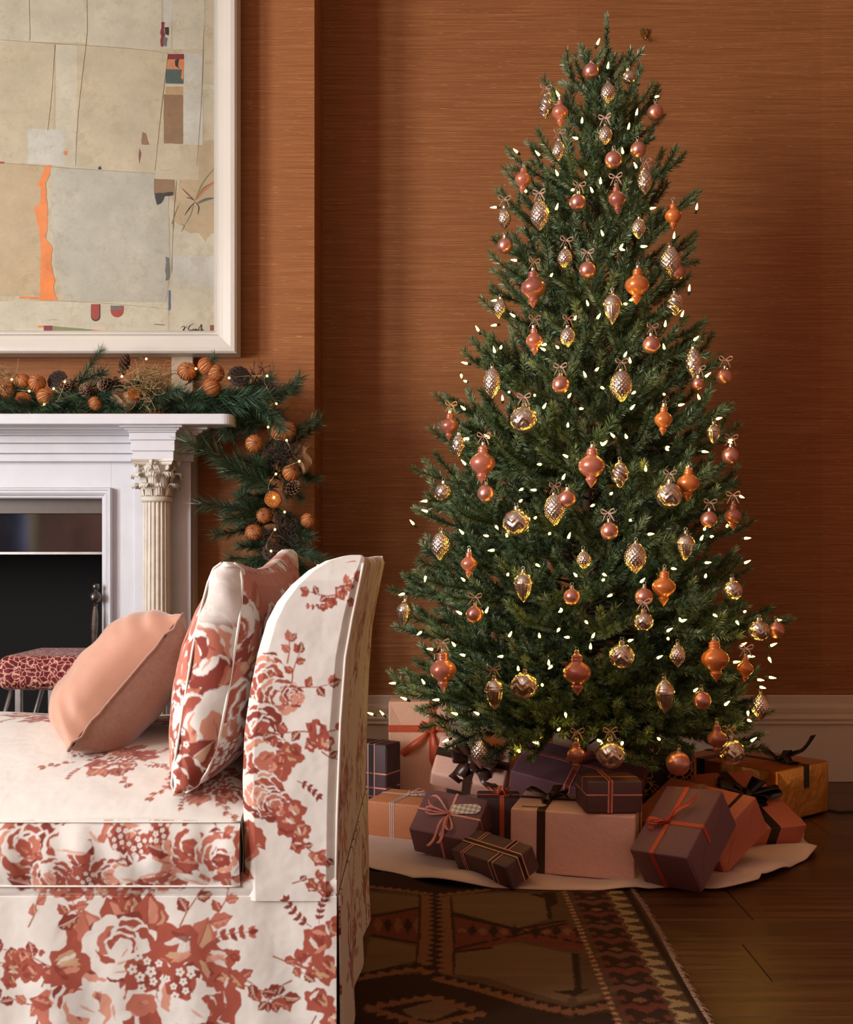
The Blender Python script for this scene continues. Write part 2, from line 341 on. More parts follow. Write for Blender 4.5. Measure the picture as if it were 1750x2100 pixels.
# fluted columns with acanthus capitals
def column(cx):
    YC = 4.005; ro = .0480
    zc0, zc1 = Zp(1018, YC), Zp(943, YC-.03)
    shaft = MB(); zs = np.linspace(.14, zc0-.02, 14)
    def flute(r, z, a): 
        t = (a*20/(2*PI)) % 1; return r-.0052*max(0, math.sin(PI*min(1, max(0, (t-.16)/.68))))**.6
    shaft.lathe([(ro*(1.10-.10*smoothstep(0, 1, (z-.14)/1.0)), z) for z in zs], 160, Matrix.Translation((cx, YC, 0)), fn=flute)
    fbuild(shaft, 'column_shaft', M['marble'], smooth=True, angle=.6)
    mb = MB(); mb.lathe([(.001, zc0-.022), (ro+.002, zc0-.022), (ro+.008, zc0-.018), (ro+.009, zc0-.010), (ro+.005, zc0-.004), (ro, zc0), (.001, zc0)], 40, Matrix.Translation((cx, YC, 0))); fbuild(mb, 'necking_ring', M['marble'], smooth=True)
    mb = MB(); mb.lathe([(.001, .0), (.085, 0), (.085, .05), (.075, .055), (.078, .075), (.07, .085), (.058, .095), (.063, .115), (.054, .14), (.001, .14)], 40, Matrix.Translation((cx, YC, 0))); fbuild(mb, 'column_base', M['marble'], smooth=True, angle=.6)
    H = zc1-zc0; bell = MB()
    bell.lathe([(.001, zc0), (ro*.98, zc0), (ro*.98, zc0+H*.4), (ro*1.08, zc0+H*.7), (ro*1.3, zc0+H*.88), (.001, zc0+H*.88)], 32, Matrix.Translation((cx, YC, 0)))
    fbuild(bell, 'capital_bell', M['marble'], smooth=True)
    def leaf(a, zb0, h, w, curl, rr):                # acanthus leaf with ribs and curled tip
        mb = MB(); rows_ = []
        for t in np.linspace(0, 1, 12):
            if t < .72: r = rr+.004+.006*t; z = zb0+h*(t/.72)
            else:
                q = (t-.72)/.28*PI*1.15; r = rr+.009+curl*(1-math.cos(q))*.5+.004; z = zb0+h+curl*.42*math.sin(q)
            ww = w*(1-.25*t)*(1 if t < .95 else .7)
            row = []
            for u in np.linspace(-1, 1, 15):
                rib = .0025*math.cos(u*PI*4)*(.4+.6*t)
                aa = a+u*ww/rr; rq = r+rib-.004*u*u
                row.append((cx+rq*math.cos(aa), YC+rq*math.sin(aa), z-.10*h*abs(u)**2))
            rows_.append(row)
        mb.grid(rows_); return fbuild(mb, 'acanthus_leaf', M['marble'], smooth=True, solid=.003)
    for k in range(8): leaf(k*PI/4+PI/8, zc0+.001, H*.26, .0155, .026, ro)
    for k in range(8): leaf(k*PI/4, zc0+H*.18, H*.38, .0150, .032, ro*1.0)
    def spiral(a, r0, zc, rad_, w, name):            # volute scroll, seen side on at angle a
        mb = MB(); d = Vector((math.cos(a), math.sin(a), 0)); sd = Vector((-d.y, d.x, 0)); pts = []
        for t in np.linspace(0, 1, 34):
            q = t*PI*4.2; rr = rad_*(1-.82*t)
            pts.append(Vector((cx, YC, 0))+d*(r0+rr*math.sin(q-PI*.5))+Vector((0, 0, zc+rr*math.cos(q-PI*.5))))
        st = Vector((cx, YC, 0))+d*(ro*1.05)+Vector((0, 0, zc-H*.26))
        pts = [st.lerp(pts[0], .4)+Vector((0, 0, -.004)), st.lerp(pts[0], .75)]+pts if True else pts
        mb.tube([st]+pts, .0048, 7); o = fbuild(mb, name, M['marble'], smooth=True); return o
    for k in range(4): spiral(PI/4+k*PI/2, .066, zc0+H*.80, .0125, .012, 'volute')
    for k in range(4):
        a = k*PI/2
        for sgn in (-1, 1):
            mb = MB(); d = Vector((math.cos(a), math.sin(a), 0)); sd = Vector((-d.y, d.x, 0))*sgn; c0 = Vector((cx, YC, 0))
            pts = [c0+d*(ro*1.16)+sd*.026+Vector((0, 0, zc0+H*.55)), c0+d*(ro*1.25)+sd*.024+Vector((0, 0, zc0+H*.68))]
            for t in np.linspace(0, 1, 22):
                q = t*PI*3.2; rr = .0085*(1-.75*t); pts.append(c0+d*(ro*1.36)+sd*(.0115+rr*math.cos(q))+Vector((0, 0, zc0+H*.77+rr*math.sin(q))))
            mb.tube(pts, .0032, 6); fbuild(mb, 'helix_scroll', M['marble'], smooth=True)
        mb = MB(); mb.lathe([(.0005, -.012), (.005, -.010), (.0065, -.002), (.009, .004), (.006, .010), (.0005, .011)], 12, Matrix.Translation((cx+(ro*1.62)*math.cos(a), YC+(ro*1.62)*math.sin(a), zc1-.012)), fn=lambda r, z, q: r*(1+.25*math.cos(5*q))); fbuild(mb, 'fleuron', M['marble'], smooth=True)
    ab = MB(); ring = []
    for k in range(4):                               # concave-sided abacus
        a0 = PI/4+k*PI/2
        for u in np.linspace(0, 1, 9)[:-1]:
            pA = Vector((math.cos(a0), math.sin(a0)))*.128; pB = Vector((math.cos(a0+PI/2), math.sin(a0+PI/2)))*.128
            p = pA.lerp(pB, u); p *= 1-.20*math.sin(PI*u)
            ring.append(p)
    rws = [[(cx+p.x*k*.82, YC+p.y*k*.82, z) for p in ring] for k, z in ((.86, zc1-.020), (.92, zc1-.016), (.94, zc1-.010), (1.0, zc1-.006), (1.0, zc1))]
    ab.grid(rws, closev=True, flip=True); n0 = len(ab.v); ab.add(rws[-1], [tuple(range(len(ring)))]); ab.add(rws[0], [tuple(range(len(ring)-1, -1, -1))])
    fbuild(ab, 'abacus', M['marble'])
ccx = Xp(322, 4.005)
column(ccx); column(mir(ccx))

# poker leaning on the opening
pk = tag(empty('fire_poker', P(180, 1500, 3.99)), 'dark iron fire poker with ball finial leaning beside the hearth opening', 'poker')
p0 = Vector((Xp(178, 3.985), 3.985, .005)); p1 = P(197, 1192, 4.035); dv = (p1-p0); L = dv.length; rot = dv.to_track_quat('Z', 'Y').to_matrix().to_4x4()
pk.location = p0; pk.rotation_euler = rot.to_euler()
hb_ = L-.27
mb = MB(); mb.lathe([(.001, 0), (.004, .03), (.0055, .1), (.0055, hb_), (.001, hb_)], 10); mb.build('shaft', M['iron'], pk, smooth=True)
mb = MB(); mb.lathe([(.0055, hb_-.002), (.009, hb_), (.009, hb_+.008), (.006, hb_+.012), (.0095, hb_+.02), (.007, hb_+.03), (.011, hb_+.07), (.0135, hb_+.11), (.012, hb_+.15), (.0075, hb_+.18), (.010, hb_+.186), (.006, hb_+.192), (.001, hb_+.192)], 8); mb.build('grip', M['iron'], pk)
zc = hb_+.213
mb = MB(); mb.lathe([(.001, zc-.022)]+[(.022*math.sin(a), zc-.022*math.cos(a)) for a in np.linspace(.25, PI-.3, 10)]+[(.006, zc+.026), (.012, zc+.03), (.013, zc+.04), (.010, zc+.047), (.001, zc+.049)], 18); mb.build('ball_finial', M['iron'], pk, smooth=True)
# ---------------------------------------------------------------- printed patterns, drawn into arrays and carried by colour attributes
class Canvas:
    def __init__(s, x0, y0, x1, y1, res, bg):        # res: samples per unit
        s.x0, s.y0, s.res = x0, y0, res
        s.w, s.h = int((x1-x0)*res)+1, int((y1-y0)*res)+1
        s.a = np.empty((s.h, s.w, 3), np.float32); s.a[:] = bg
    def poly(s, pts, c, alpha=1.0):
        p = (np.asarray(pts, float)-(s.x0, s.y0))*s.res
        lo = np.floor(p.min(0)).astype(int); hi = np.ceil(p.max(0)).astype(int)+1
        ax, ay, bx, by = max(lo[0], 0), max(lo[1], 0), min(hi[0], s.w), min(hi[1], s.h)
        if ax >= bx or ay >= by: return
        gy, gx = np.mgrid[ay:by, ax:bx]; ins = np.zeros(gx.shape, bool)
        q = np.roll(p, -1, 0)
        for (xa, ya), (xb, yb) in zip(p, q):
            if ya == yb: continue
            c_ = ((ya > gy) != (yb > gy)) & (gx < (xb-xa)*(gy-ya)/(yb-ya)+xa); ins ^= c_
        reg = s.a[ay:by, ax:bx]
        reg[ins] = reg[ins]*(1-alpha)+np.asarray(c, np.float32)*alpha
    def line(s, pts, w, c, alpha=1.0):
        pts = np.asarray(pts, float)
        d = np.gradient(pts, axis=0); n = np.stack([-d[:, 1], d[:, 0]], 1); n /= np.linalg.norm(n, axis=1, keepdims=True)+1e-9
        w = np.asarray(w)*np.ones(len(pts)); s.poly(np.concatenate([pts+n*w[:, None]/2, (pts-n*w[:, None]/2)[::-1]]), c, alpha)
    def sample(s, u, v, wrap=False):
        x = (np.asarray(u)-s.x0)*s.res; y = (np.asarray(v)-s.y0)*s.res
        if wrap: x = np.mod(x, s.w-1); y = np.mod(y, s.h-1)
        x = np.clip(x, 0, s.w-1.001); y = np.clip(y, 0, s.h-1.001)
        i, j = x.astype(int), y.astype(int); fx, fy = (x-i)[:, None], (y-j)[:, None]
        i1, j1 = np.minimum(i+1, s.w-1), np.minimum(j+1, s.h-1)
        return (s.a[j, i]*(1-fx)+s.a[j, i1]*fx)*(1-fy)+(s.a[j1, i]*(1-fx)+s.a[j1, i1]*fx)*fy
def soften(c):
    for ax in (0, 1):
        a = c.a; c.a = (np.roll(a, 1, ax)+2*a+np.roll(a, -1, ax))/4
def set_colors(o, rgb):
    at = o.data.color_attributes.new('print', 'FLOAT_COLOR', 'POINT')
    at.data.foreach_set('color', np.concatenate([rgb, np.ones((len(rgb), 1))], 1).astype(np.float32).ravel())
def coords(o):
    a = np.empty(len(o.data.vertices)*3); o.data.vertices.foreach_get('co', a); return a.reshape(-1, 3)
def printed(name, rough=.8, weave=900, bump=.25, sheen=.15, tint=.06):
    m = Mat(name); at = m.node('ShaderNodeVertexColor', layer_name='print')
    v = m.coords(); n = m.noise(v, weave, 2, .6); n2 = m.noise(v, 9, 3, .5)
    c = m.mix(m.math('MULTIPLY', n, tint*4), at.outputs['Color'], (.35, .25, .2), 'MULTIPLY') if tint else at.outputs['Color']
    m.color(c).set(Roughness=rough, Sheen=sheen, Specular=.2)
    b1 = m.node('ShaderNodeBump'); b1.inputs['Strength'].default_value = .6; b1.inputs['Distance'].default_value = .014; m.l.new(n2, b1.inputs['Height'])
    b = m.node('ShaderNodeBump'); b.inputs['Strength'].default_value = bump; b.inputs['Distance'].default_value = .0008
    m.l.new(n, b.inputs['Height']); m.l.new(b1.outputs['Normal'], b.inputs['Normal']); m.l.new(b.outputs['Normal'], m.b.inputs['Normal']); return m.m
M['chintz'] = printed('floral_linen')
M['plainlinen'] = plain('cream_linen', (224, 218, 210), .85, var=.05, scale=300)
# --- floral toile motifs, units are photograph-sized millimetres (1150 to the metre)
CREAM, DARK, MID, SALM, TAN, LITE = [np.array(lin(c)) for c in ((222, 218, 212), (132, 56, 44), (160, 80, 63), (184, 110, 91), (198, 162, 128), (206, 146, 124))]
FR = random.Random(3)
def oval(x, y, ang, L, W, wav=.06, n=22, point=.0, seed=None):
    ph = FR.uniform(0, 6); out = []
    for k in range(n):
        t = 2*PI*k/n; r = 1+wav*math.sin(5*t+ph)+wav*.6*math.sin(9*t+2*ph)
        px, py = L*math.cos(t)*r, W*math.sin(t)*r*(1-point*math.cos(t))
        out.append((x+px*math.cos(ang)-py*math.sin(ang), y+px*math.sin(ang)+py*math.cos(ang)))
    return out
def leafp(c, x, y, ang, L, W, colr=None, rib=True):
    a = colr if colr is not None else FR.choice((DARK, MID, MID, SALM)); n = 12; up, dn = [], []
    bend = FR.uniform(-.25, .25)
    for k in range(n+1):
        t = k/n; w = W*math.sin(PI*t**.8)*(1+.12*math.sin(t*17+x)); cx = L*t; cy = bend*L*t*t
        up.append((cx, cy+w)); dn.append((cx, cy-w))
    f = lambda q: [(x+px*math.cos(ang)-py*math.sin(ang), y+px*math.sin(ang)+py*math.cos(ang)) for px, py in q]
    c.poly(f(up+dn[::-1]), a)
    if rib:
        mid = [((u[0]), (u[1]+d[1])/2) for u, d in zip(up, dn)]
        c.poly(f([(u[0], (u[1]+m_[1])/2+.25*W*math.sin(u[0])) for u, m_ in zip(up[2:-2], mid[2:-2])]+mid[2:-2][::-1]), TAN if FR.random() < .5 else LITE, .75)
        c.line(f(mid), np.linspace(max(1.6, W*.12), 1, len(mid)), DARK if a is not DARK else CREAM, .8)
def spray(c, x, y, ang, n=6, step=15, sz=11, colr=None, curve=.12):
    pts = [(x, y)]; a = ang
    for k in range(n):
        a += curve; x += step*math.cos(a); y += step*math.sin(a); pts.append((x, y))
        for sgn in (-1, 1): leafp(c, x, y, a+sgn*.8, sz*FR.uniform(.8, 1.2), sz*.3, colr, rib=False)
    leafp(c, x, y, a, sz*1.1, sz*.32, colr, rib=False); c.line(pts, 1.8, colr if colr is not None else MID)
def blossom(c, x, y, r):
    a0 = FR.uniform(0, 6)
    for k in range(5):
        a = a0+k*2*PI/5; c.poly(oval(x+r*.55*math.cos(a), y+r*.55*math.sin(a), a, r*.55, r*.42, .05, 12), CREAM)
    c.poly(oval(x, y, 0, r*.26, r*.26, .1, 8), MID)
def cluster(c, x, y, r, n=9):
    c.poly(oval(x, y, FR.uniform(0, 3), r*1.25, r, .12), MID); c.poly(oval(x+r*.2, y+r*.2, 1, r*.8, r*.6, .2), DARK, .8)
    for k in range(n): 
        a = k*2.4; q = r*1.05*math.sqrt((k+.5)/n); blossom(c, x+q*math.cos(a), y+q*math.sin(a), r*FR.uniform(.2, .3))
def peony(c, x, y, r, white=.25):
    c.poly(oval(x, y, FR.uniform(0, 3), r*1.0, r*.86, .10, 40), DARK)
    for layer, (q, n, s_) in enumerate(((.66, 7, .46), (.38, 5, .40), (.12, 3, .34))):
        a0 = FR.uniform(0, 6)
        for k in range(n):
            a = a0+k*2*PI/n+FR.uniform(-.2, .2); px, py = x+r*q*math.cos(a), y+r*q*.85*math.sin(a); s2 = r*s_*FR.uniform(.85, 1.2)
            ang = a+PI/2+FR.uniform(-.4, .4)
            w = FR.random() < white
            c.poly(oval(px, py, ang, s2*1.06, s2*.80, .08), CREAM)
            c.poly(oval(px+r*.03, py+r*.04, ang, s2*.96, s2*.70, .09), CREAM if w else FR.choice((MID, MID, SALM, DARK, LITE)))
            if not w:
                for _ in range(3):
                    u = FR.uniform(-.5, .5); c.poly(oval(px+u*s2*math.cos(ang)+FR.uniform(-.2, .2)*s2, py+u*s2*math.sin(ang), ang+FR.uniform(-.3, .3), s2*FR.uniform(.2, .5), s2*FR.uniform(.04, .16), .15, 12), FR.choice((DARK, SALM, MID, LITE)), .7)
            else:
                c.poly(oval(px+s2*.25, py+s2*.3, ang, s2*.5, s2*.08, .2, 12), LITE, .8)
def rosebud(c, x, y, r):
    c.poly(oval(x, y, FR.uniform(0, 3), r, r*.85, .14, 26), MID)
    for k in range(6):
        a = FR.uniform(0, 6.28); q = r*FR.uniform(.1, .6); c.poly(oval(x+q*math.cos(a), y+q*math.sin(a), a+1.5, r*.45, r*.14, .15, 12), FR.choice((DARK, DARK, TAN, CREAM, LITE)), .85)
def twig(c, x, y, ang, n=5, sz=18):
    pts = [(x, y)]; a = ang; nodes = []
    for k in range(n):
        a += FR.uniform(-.35, .35); x += sz*1.25*math.cos(a); y += sz*1.25*math.sin(a); pts.append((x, y)); nodes.append((x, y, a))
    c.line(pts, np.linspace(3.2, 1.6, len(pts)), MID)
    for i, (x, y, a) in enumerate(nodes): leafp(c, x, y, a+(1 if i % 2 else -1)*FR.uniform(.5, 1.1), sz*1.3, sz*.48)
    leafp(c, x, y, a, sz*1.4, sz*.5)
def bouquet(c, x, y, s, seed, asp=1.0, white=.25, big=4):
    FR.seed(seed)
    for k in range(11):
        a = k*2*PI/11+FR.uniform(-.2, .2); rr = 105*s
        X, Y_ = x+rr*math.cos(a)*asp, y+rr*math.sin(a)
        k3 = k % 3
        if k3 == 0: twig(c, X, Y_, a, 4, 21*s)
        elif k3 == 1: spray(c, X, Y_, a, 5, 15*s, 15*s)
        else:
            leafp(c, X-20*s*math.cos(a), Y_-20*s*math.sin(a), a+.3, 70*s, 21*s); leafp(c, X-10*s*math.cos(a), Y_, a-.4, 56*s, 17*s)
    for k in range(10):
        a = FR.uniform(0, 6.28); leafp(c, x+85*s*math.cos(a)*asp, y+85*s*math.sin(a), a+FR.uniform(-.5, .5), 62*s, 24*s)
    offs = [(0, 22, 84), (-80, 40, 68), (76, 34, 66), (-30, -58, 58), (48, -62, 50), (-95, -28, 46), (100, -30, 44)][:big+3]
    for i, (dx, dy, r) in enumerate(offs):
        if i < big: peony(c, x+dx*s*asp, y+dy*s, r*s, white)
        else: rosebud(c, x+dx*s*asp, y+dy*s, r*s*.8)
    cluster(c, x+8*s, y-18*s, 30*s); cluster(c, x+62*s, y-4*s, 24*s, 7)
# canvas for the side that faces the room: photograph pixels at the near plane
NB = Canvas(-700, 1100, 800, 2200, 1.0, CREAM)
for (x, y, s_, sd, asp) in ((290, 2015, 1.28, 11, 1.2), (-400, 2000, 1.2, 13, 1.2)): bouquet(NB, x, y, s_, sd, asp, .3)
FR.seed(17)
for x, y, a in ((120, 1900, -1.0), (250, 1870, -1.7), (430, 1890, -.7), (470, 1990, .1), (110, 2060, 2.9), (80, 1990, 3.3)): twig(NB, x, y, a, 4, 22); leafp(NB, x, y, a+.6, 50, 16)
for x, y, r in ((30, 1985, 24), (48, 1960, 20), (65, 1990, 26), (20, 2010, 18), (455, 2010, 24), (480, 1960, 16)): rosebud(NB, x, y, r)
FR.seed(5)                                            # skirt: sprig falling down beside the pleat
for x, y, r in ((650, 1930, 34), (668, 1985, 30), (628, 1965, 26), (690, 1900, 22), (655, 2050, 30), (690, 2090, 34)): rosebud(NB, x, y, r)
spray(NB, 640, 1900, -2.7, 5, 15, 14, DARK); spray(NB, 655, 1895, -1.7, 6, 12, 12, DARK); twig(NB, 560, 1960, .2, 3, 20); twig(NB, 600, 2010, 2.9, 3, 18); twig(NB, 650, 2080, 2.2, 4, 18)
twig(NB, 60, 1900, -1.2, 4, 20); spray(NB, 20, 1960, -.5, 5, 13, 12)
# cushion border
for k in range(-9, 15): leafp(NB, k*36, 1690+(k*37) % 110, k*1.7, 70, 24)
for x, y, r, w in ((60, 1730, 70, .1), (165, 1745, 70, .45), (260, 1720, 62, .25), (330, 1765, 70, .15), (395, 1725, 58, .2), (455, 1752, 54, .3), (110, 1795, 46, .1), (230, 1795, 46, .1), (-80, 1740, 60, .3), (-230, 1740, 60, .3), (-380, 1750, 64, .3)):
    leafp(NB, x-40, y+20, PI+.3, 55, 17); leafp(NB, x+10, y+30, .2, 60, 18); peony(NB, x, y, r, w)
for x, y in ((245, 1712), (285, 1730), (330, 1700), (180, 1800)): cluster(NB, x, y, 20, 7)
for x, y, rx, ry, a in ((160, 1700, 28, 20, .2), (190, 1695, 22, 26, .9), (150, 1728, 44, 20, .1), (300, 1778, 38, 20, -.3), (262, 1790, 26, 18, .2), (395, 1800, 34, 9, .3)):
    NB.poly(oval(x, y, a, rx, ry, .05), CREAM); NB.poly(oval(x+6, y+ry*.7, a, rx*.7, 3, .2), LITE, .8)
twig(NB, 440, 1705, .1, 3, 18)
# back side panel: sprigs down the middle and a big head on the left edge
FR.seed(9)
for x, y, r in ((700, 1215, 15), (680, 1235, 13), (715, 1200, 12), (665, 1245, 9), (722, 1235, 10)): rosebud(NB, x, y, r)
twig(NB, 690, 1220, 2.7, 3, 15); twig(NB, 700, 1210, -.8, 2, 15); spray(NB, 665, 1240, 2.8, 3, 10, 8)
for x, y, r, w in ((545, 1390, 52, .05), (570, 1428, 44, .1), (530, 1490, 52, .25), (545, 1560, 58, .2), (535, 1625, 50, .15), (565, 1650, 38, .1), (600, 1425, 26, 0)): peony(NB, x, y, r, w)
twig(NB, 600, 1400, -1.2, 3, 17); twig(NB, 605, 1410, -.4, 3, 19); twig(NB, 590, 1360, -1.5, 2, 18)
for x, y, r in ((650, 1495, 22), (668, 1520, 20), (640, 1525, 16), (600, 1545, 26), (578, 1555, 18), (605, 1660, 24), (590, 1690, 26), (620, 1700, 20), (612, 1730, 18), (655, 1760, 16), (665, 1820, 18), (640, 1815, 13)): rosebud(NB, x, y, r)
twig(NB, 640, 1500, 2.9, 3, 20); twig(NB, 670, 1500, -.3, 3, 16); twig(NB, 660, 1540, .6, 3, 16); spray(NB, 610, 1600, .3, 4, 13, 12, DARK); twig(NB, 615, 1720, 1.0, 4, 14); leafp(NB, 512, 1690, 1.2, 60, 20, MID); leafp(NB, 510, 1680, 1.5, 90, 26, MID); twig(NB, 600, 1810, 0, 3, 14)
# all-over repeat for tops, cushions and the outside of the back (600 x 620)
TB = Canvas(0, 0, 600, 620, 1.0, CREAM)
bouquet(TB, 190, 200, .95, 21, 1.15, .35); bouquet(TB, 440, 470, .8, 22, 1.0, .3)
FR.seed(4)
for x, y, a in ((420, 120, 1.2), (470, 200, 2.4), (120, 470, -.5), (220, 560, .4), (330, 330, 2), (540, 330, 1)): twig(TB, x, y, a, 4, 20); spray(TB, x+20, y+10, a+1, 5, 13, 11)
PB = Canvas(0, 0, 600, 620, 1.0, SALM)               # denser print of the boxed back cushion
for k, (x, y, r) in enumerate(((120, 130, 90), (300, 110, 80), (470, 150, 90), (200, 280, 95), (380, 290, 95), (80, 400, 85), (260, 450, 100), (450, 450, 90), (140, 560, 80), (340, 590, 70), (540, 300, 80), (560, 560, 80), (20, 250, 70))):
    FR.seed(k+60); leafp(PB, x-60, y+30, 2.6, 80, 26); leafp(PB, x+50, y-40, -.7, 80, 26); leafp(PB, x+30, y+60, 1, 70, 22, TAN); peony(PB, x, y, r, .3)
for x, y in ((210, 190), (390, 200), (330, 380), (160, 470), (500, 350), (60, 300)): cluster(PB, x, y, 34, 10)
S_ = 1150.0
for c_ in (NB, TB, PB): soften(c_)

# ---------------------------------------------------------------- armless sofa in floral print
YN, YFAR = 2.0, 2.94
sofa = tag(empty('armless_sofa', (Xp(400, YN), (YN+YFAR)/2, 0)), 'armless sofa slipcovered in white linen with rust red floral print', 'sofa')
sofa.matrix_basis = Matrix.Translation(sofa.location)
def schild(mb, name, m, parent=sofa, **kw):
    o = mb.build(name, m, parent, **kw); o.matrix_parent_inverse = parent.matrix_basis.inverted(); return o
def near_print(o):
    c = coords(o); px = HX+c[:, 0]*S_; py = HY-(c[:, 2]-EYE)*S_; set_colors(o, NB.sample(px, py))
def fold(x, z, k=1.0): return .004*math.sin(x*23+1.3)*k+.003*math.sin(x*51+z*9)*k+.002*math.sin(z*40+x*13)*k
SX0 = -1.45; SXR = -.158
zsk = Zp(1838, YN)
# skirt: long side, kick pleat, rear side
def skirt(name, pts_of_u, us, zs):
    mb = MB(); mb.grid([[pts_of_u(u, z) for z in zs] for u in us]); return mb
pl = Xp(694, YN)
us = np.concatenate([np.linspace(SX0, -.80, 200), np.linspace(-.795, pl-.002, 420)]); zs = np.linspace(.008, zsk, 200)
mb = skirt('s', lambda u, z: (u, YN-.006*(1-z/zsk)+fold(u, z, 1-.8*z/zsk), z), us, zs); near_print(schild(mb, 'skirt_side', M['chintz'], smooth=True, solid=.004))
mb = skirt('s', lambda u, z: (pl+.002+.02*(1-z/zsk)*math.sin(u*PI)*.4, YN+.004+u*.05, z), np.linspace(0, 1, 10), np.linspace(.008, zsk, 30)); o = schild(mb, 'kick_pleat', M['plainlinen'], smooth=True)
mb = skirt('s', lambda u, z: (SXR+.002+.006*math.sin(u*21)*(1-z/zsk)+.010*(1-z/zsk), u, z), np.linspace(YN+.002, YFAR, 330), zs)
o = schild(mb, 'skirt_rear', M['chintz'], smooth=True, solid=.004); c = coords(o); set_colors(o, TB.sample(c[:, 1]*S_*1.0, c[:, 2]*S_+40, True))
mb = MB(); mb.box(SX0, SXR-.01, YN+.015, YFAR-.005, .02, zsk+.004); schild(mb, 'base', M['plainlinen'], bevel=.004)
# upper rail strip between skirt and cushion
mb = MB(); rows_ = []
for x in np.concatenate([np.linspace(SX0, -.8, 160), np.linspace(-.795, SXR-.002, 280)]):
    rows_.append([(x, YN+.002-.006*math.sin(PI*t)+.03*max(0, t-.75), zsk-.004+t*.045) for t in np.linspace(0, 1, 12)])
mb.grid(rows_); near_print(schild(mb, 'rail', M['chintz'], smooth=True))
# back: scrolled section swept across, with inset side panels
LPy = [1850, 1700, 1650, 1600, 1500, 1420, 1340, 1275, 1235, 1200, 1170, 1150, 1140, 1137]
LPx = [503, 500, 498, 497, 501, 512, 528, 547, 568, 597, 632, 668, 705, 728]
RPy = [1850, 1671, 1481, 1347, 1267, 1195, 1155, 1143, 1138, 1137]
RPx = [691, 694, 701, 711, 725, 740, 748, 747, 742, 735]
prof = [(Xp(x, YN), Zp(y, YN)) for x, y in zip(LPx, LPy)]+[(Xp(x, YN), Zp(y, YN)) for x, y in list(zip(RPx, RPy))[::-1][1:]]
pa = np.array(prof); dd = np.r_[0, np.cumsum(np.linalg.norm(np.diff(pa, axis=0), axis=1))]
tt = np.linspace(0, dd[-1], 430); px_ = np.interp(tt, dd, pa[:, 0]); pz_ = np.interp(tt, dd, pa[:, 1])
k_ = np.ones(9)/9; px_[4:-4] = np.convolve(px_, k_, 'valid'); pz_[4:-4] = np.convolve(pz_, k_, 'valid')
cx_, cz_ = px_.mean(), pz_.mean()
ys = np.concatenate([[YN+.0, YN+.003, YN+.008], np.linspace(YN+.016, YFAR-.016, 300), [YFAR-.008, YFAR-.003, YFAR]])
mb = MB(); rows_ = []
for y in ys:
    e_ = min(y-YN, YFAR-y); ins = .012*(1-math.sqrt(max(0, 1-(1-min(1, e_/.016))**2)))
    t = (y-YN)/(YFAR-YN); sag = -.004*math.sin(PI*t)
    nx = np.gradient(pz_); nz = -np.gradient(px_); nn = np.hypot(nx, nz); 
    rows_.append([(x+ins*a/n, y, z+ins*b/n+sag) for x, z, a, b, n in zip(px_, pz_, nx, nz, nn)])
mb.grid(rows_, flip=True); back = schild(mb, 'back', M['chintz'], smooth=True)
c = coords(back); set_colors(back, TB.sample(c[:, 1]*S_+150, np.tile(tt, len(ys))*S_*1.0+60, True))
for side in (0, 1):
    mb = MB(); rows_ = []
    for y in np.linspace(1846, 1138, 460 if side == 0 else 40):
        xa, xb = interp(LPy[::-1], LPx[::-1], y), interp(RPy[::-1], RPx[::-1], y); z = Zp(y, YN)
        if y < 1150: z -= 0
        row = []
        for u in np.linspace(0, 1, 150 if side == 0 else 20):
            pad = .010*min(1, 8*u*(1-u)*1.2)*min(1, (y-1130)/60)
            x = Xp(xa+(xb-xa)*u, YN); row.append((x, (YN+.004-pad) if side == 0 else (YFAR-.004+pad), z))
        rows_.append(row)
    mb.grid(rows_, flip=(side == 0)); o = schild(mb, 'side_panel', M['chintz'], smooth=True); near_print(o)
    pp = MB(); pp.tube([(Xp(x, YN)-.002, YN+.001 if side == 0 else YFAR-.001, Zp(y, YN)) for x, y in zip(RPx[:-3], RPy[:-3])], .003, 6); schild(pp, 'piping', M['plainlinen'], smooth=True)
# loose seat cushion
CX1 = Xp(494, YN); zc0, zc1 = Zp(1818, YN), Zp(1684, YN)
mb = MB(); rows_ = []
xs_ = np.concatenate([np.linspace(SX0+.02, -.8, 190), np.linspace(-.795, CX1, 330)])
def ctop(x, t):
    ed = smoothstep(0, .10, CX1+.03-x)
    return zc1+.025*t+.100*math.sin(PI*min(1, max(0, t)))**.72*(.55+.45*ed)+.006*math.sin(x*9+t*7)
for x in xs_:
    row = []
    for t in np.linspace(0, 1, 60):                  # boxing, bulging
        row.append((x, YN-.004-.012*math.sin(PI*t)+(.0022*math.sin(x*43)+.0018*math.sin(x*97+2*t))*math.sin(PI*t)**.5, zc0+(zc1-zc0)*t))
    for t in np.linspace(0, 1, 230): row.append((x, YN-.004+(YFAR-.02-YN)*t, ctop(x, t)))
    rows_.append(row)
mb.grid(rows_)
o = schild(mb, 'seat_cushion', M['chintz'], smooth=True); c = coords(o)
a_ = NB.sample(HX+c[:, 0]*S_, HY-(c[:, 2]-EYE)*S_); TC = Canvas(-700, 0, 700, 1150, 1.0, CREAM)
bouquet(TC, 175, 215, .62, 31, 1.3, .1, 2); bouquet(TC, -70, 590, .85, 33, 1.2, .1, 3); bouquet(TC, 410, 120, .6, 35, 1.2, .2, 3); bouquet(TC, 230, 620, .7, 37, 1.2, .2, 3); bouquet(TC, -380, 300, .9, 36, 1.2, .2, 3)
soften(TC); b_ = TC.sample(HX+c[:, 0]*S_, (c[:, 1]-YN)*S_)
nb = len(rows_[0]); idx = np.arange(len(c)) % nb; set_colors(o, np.where((idx < 60)[:, None], a_, b_))
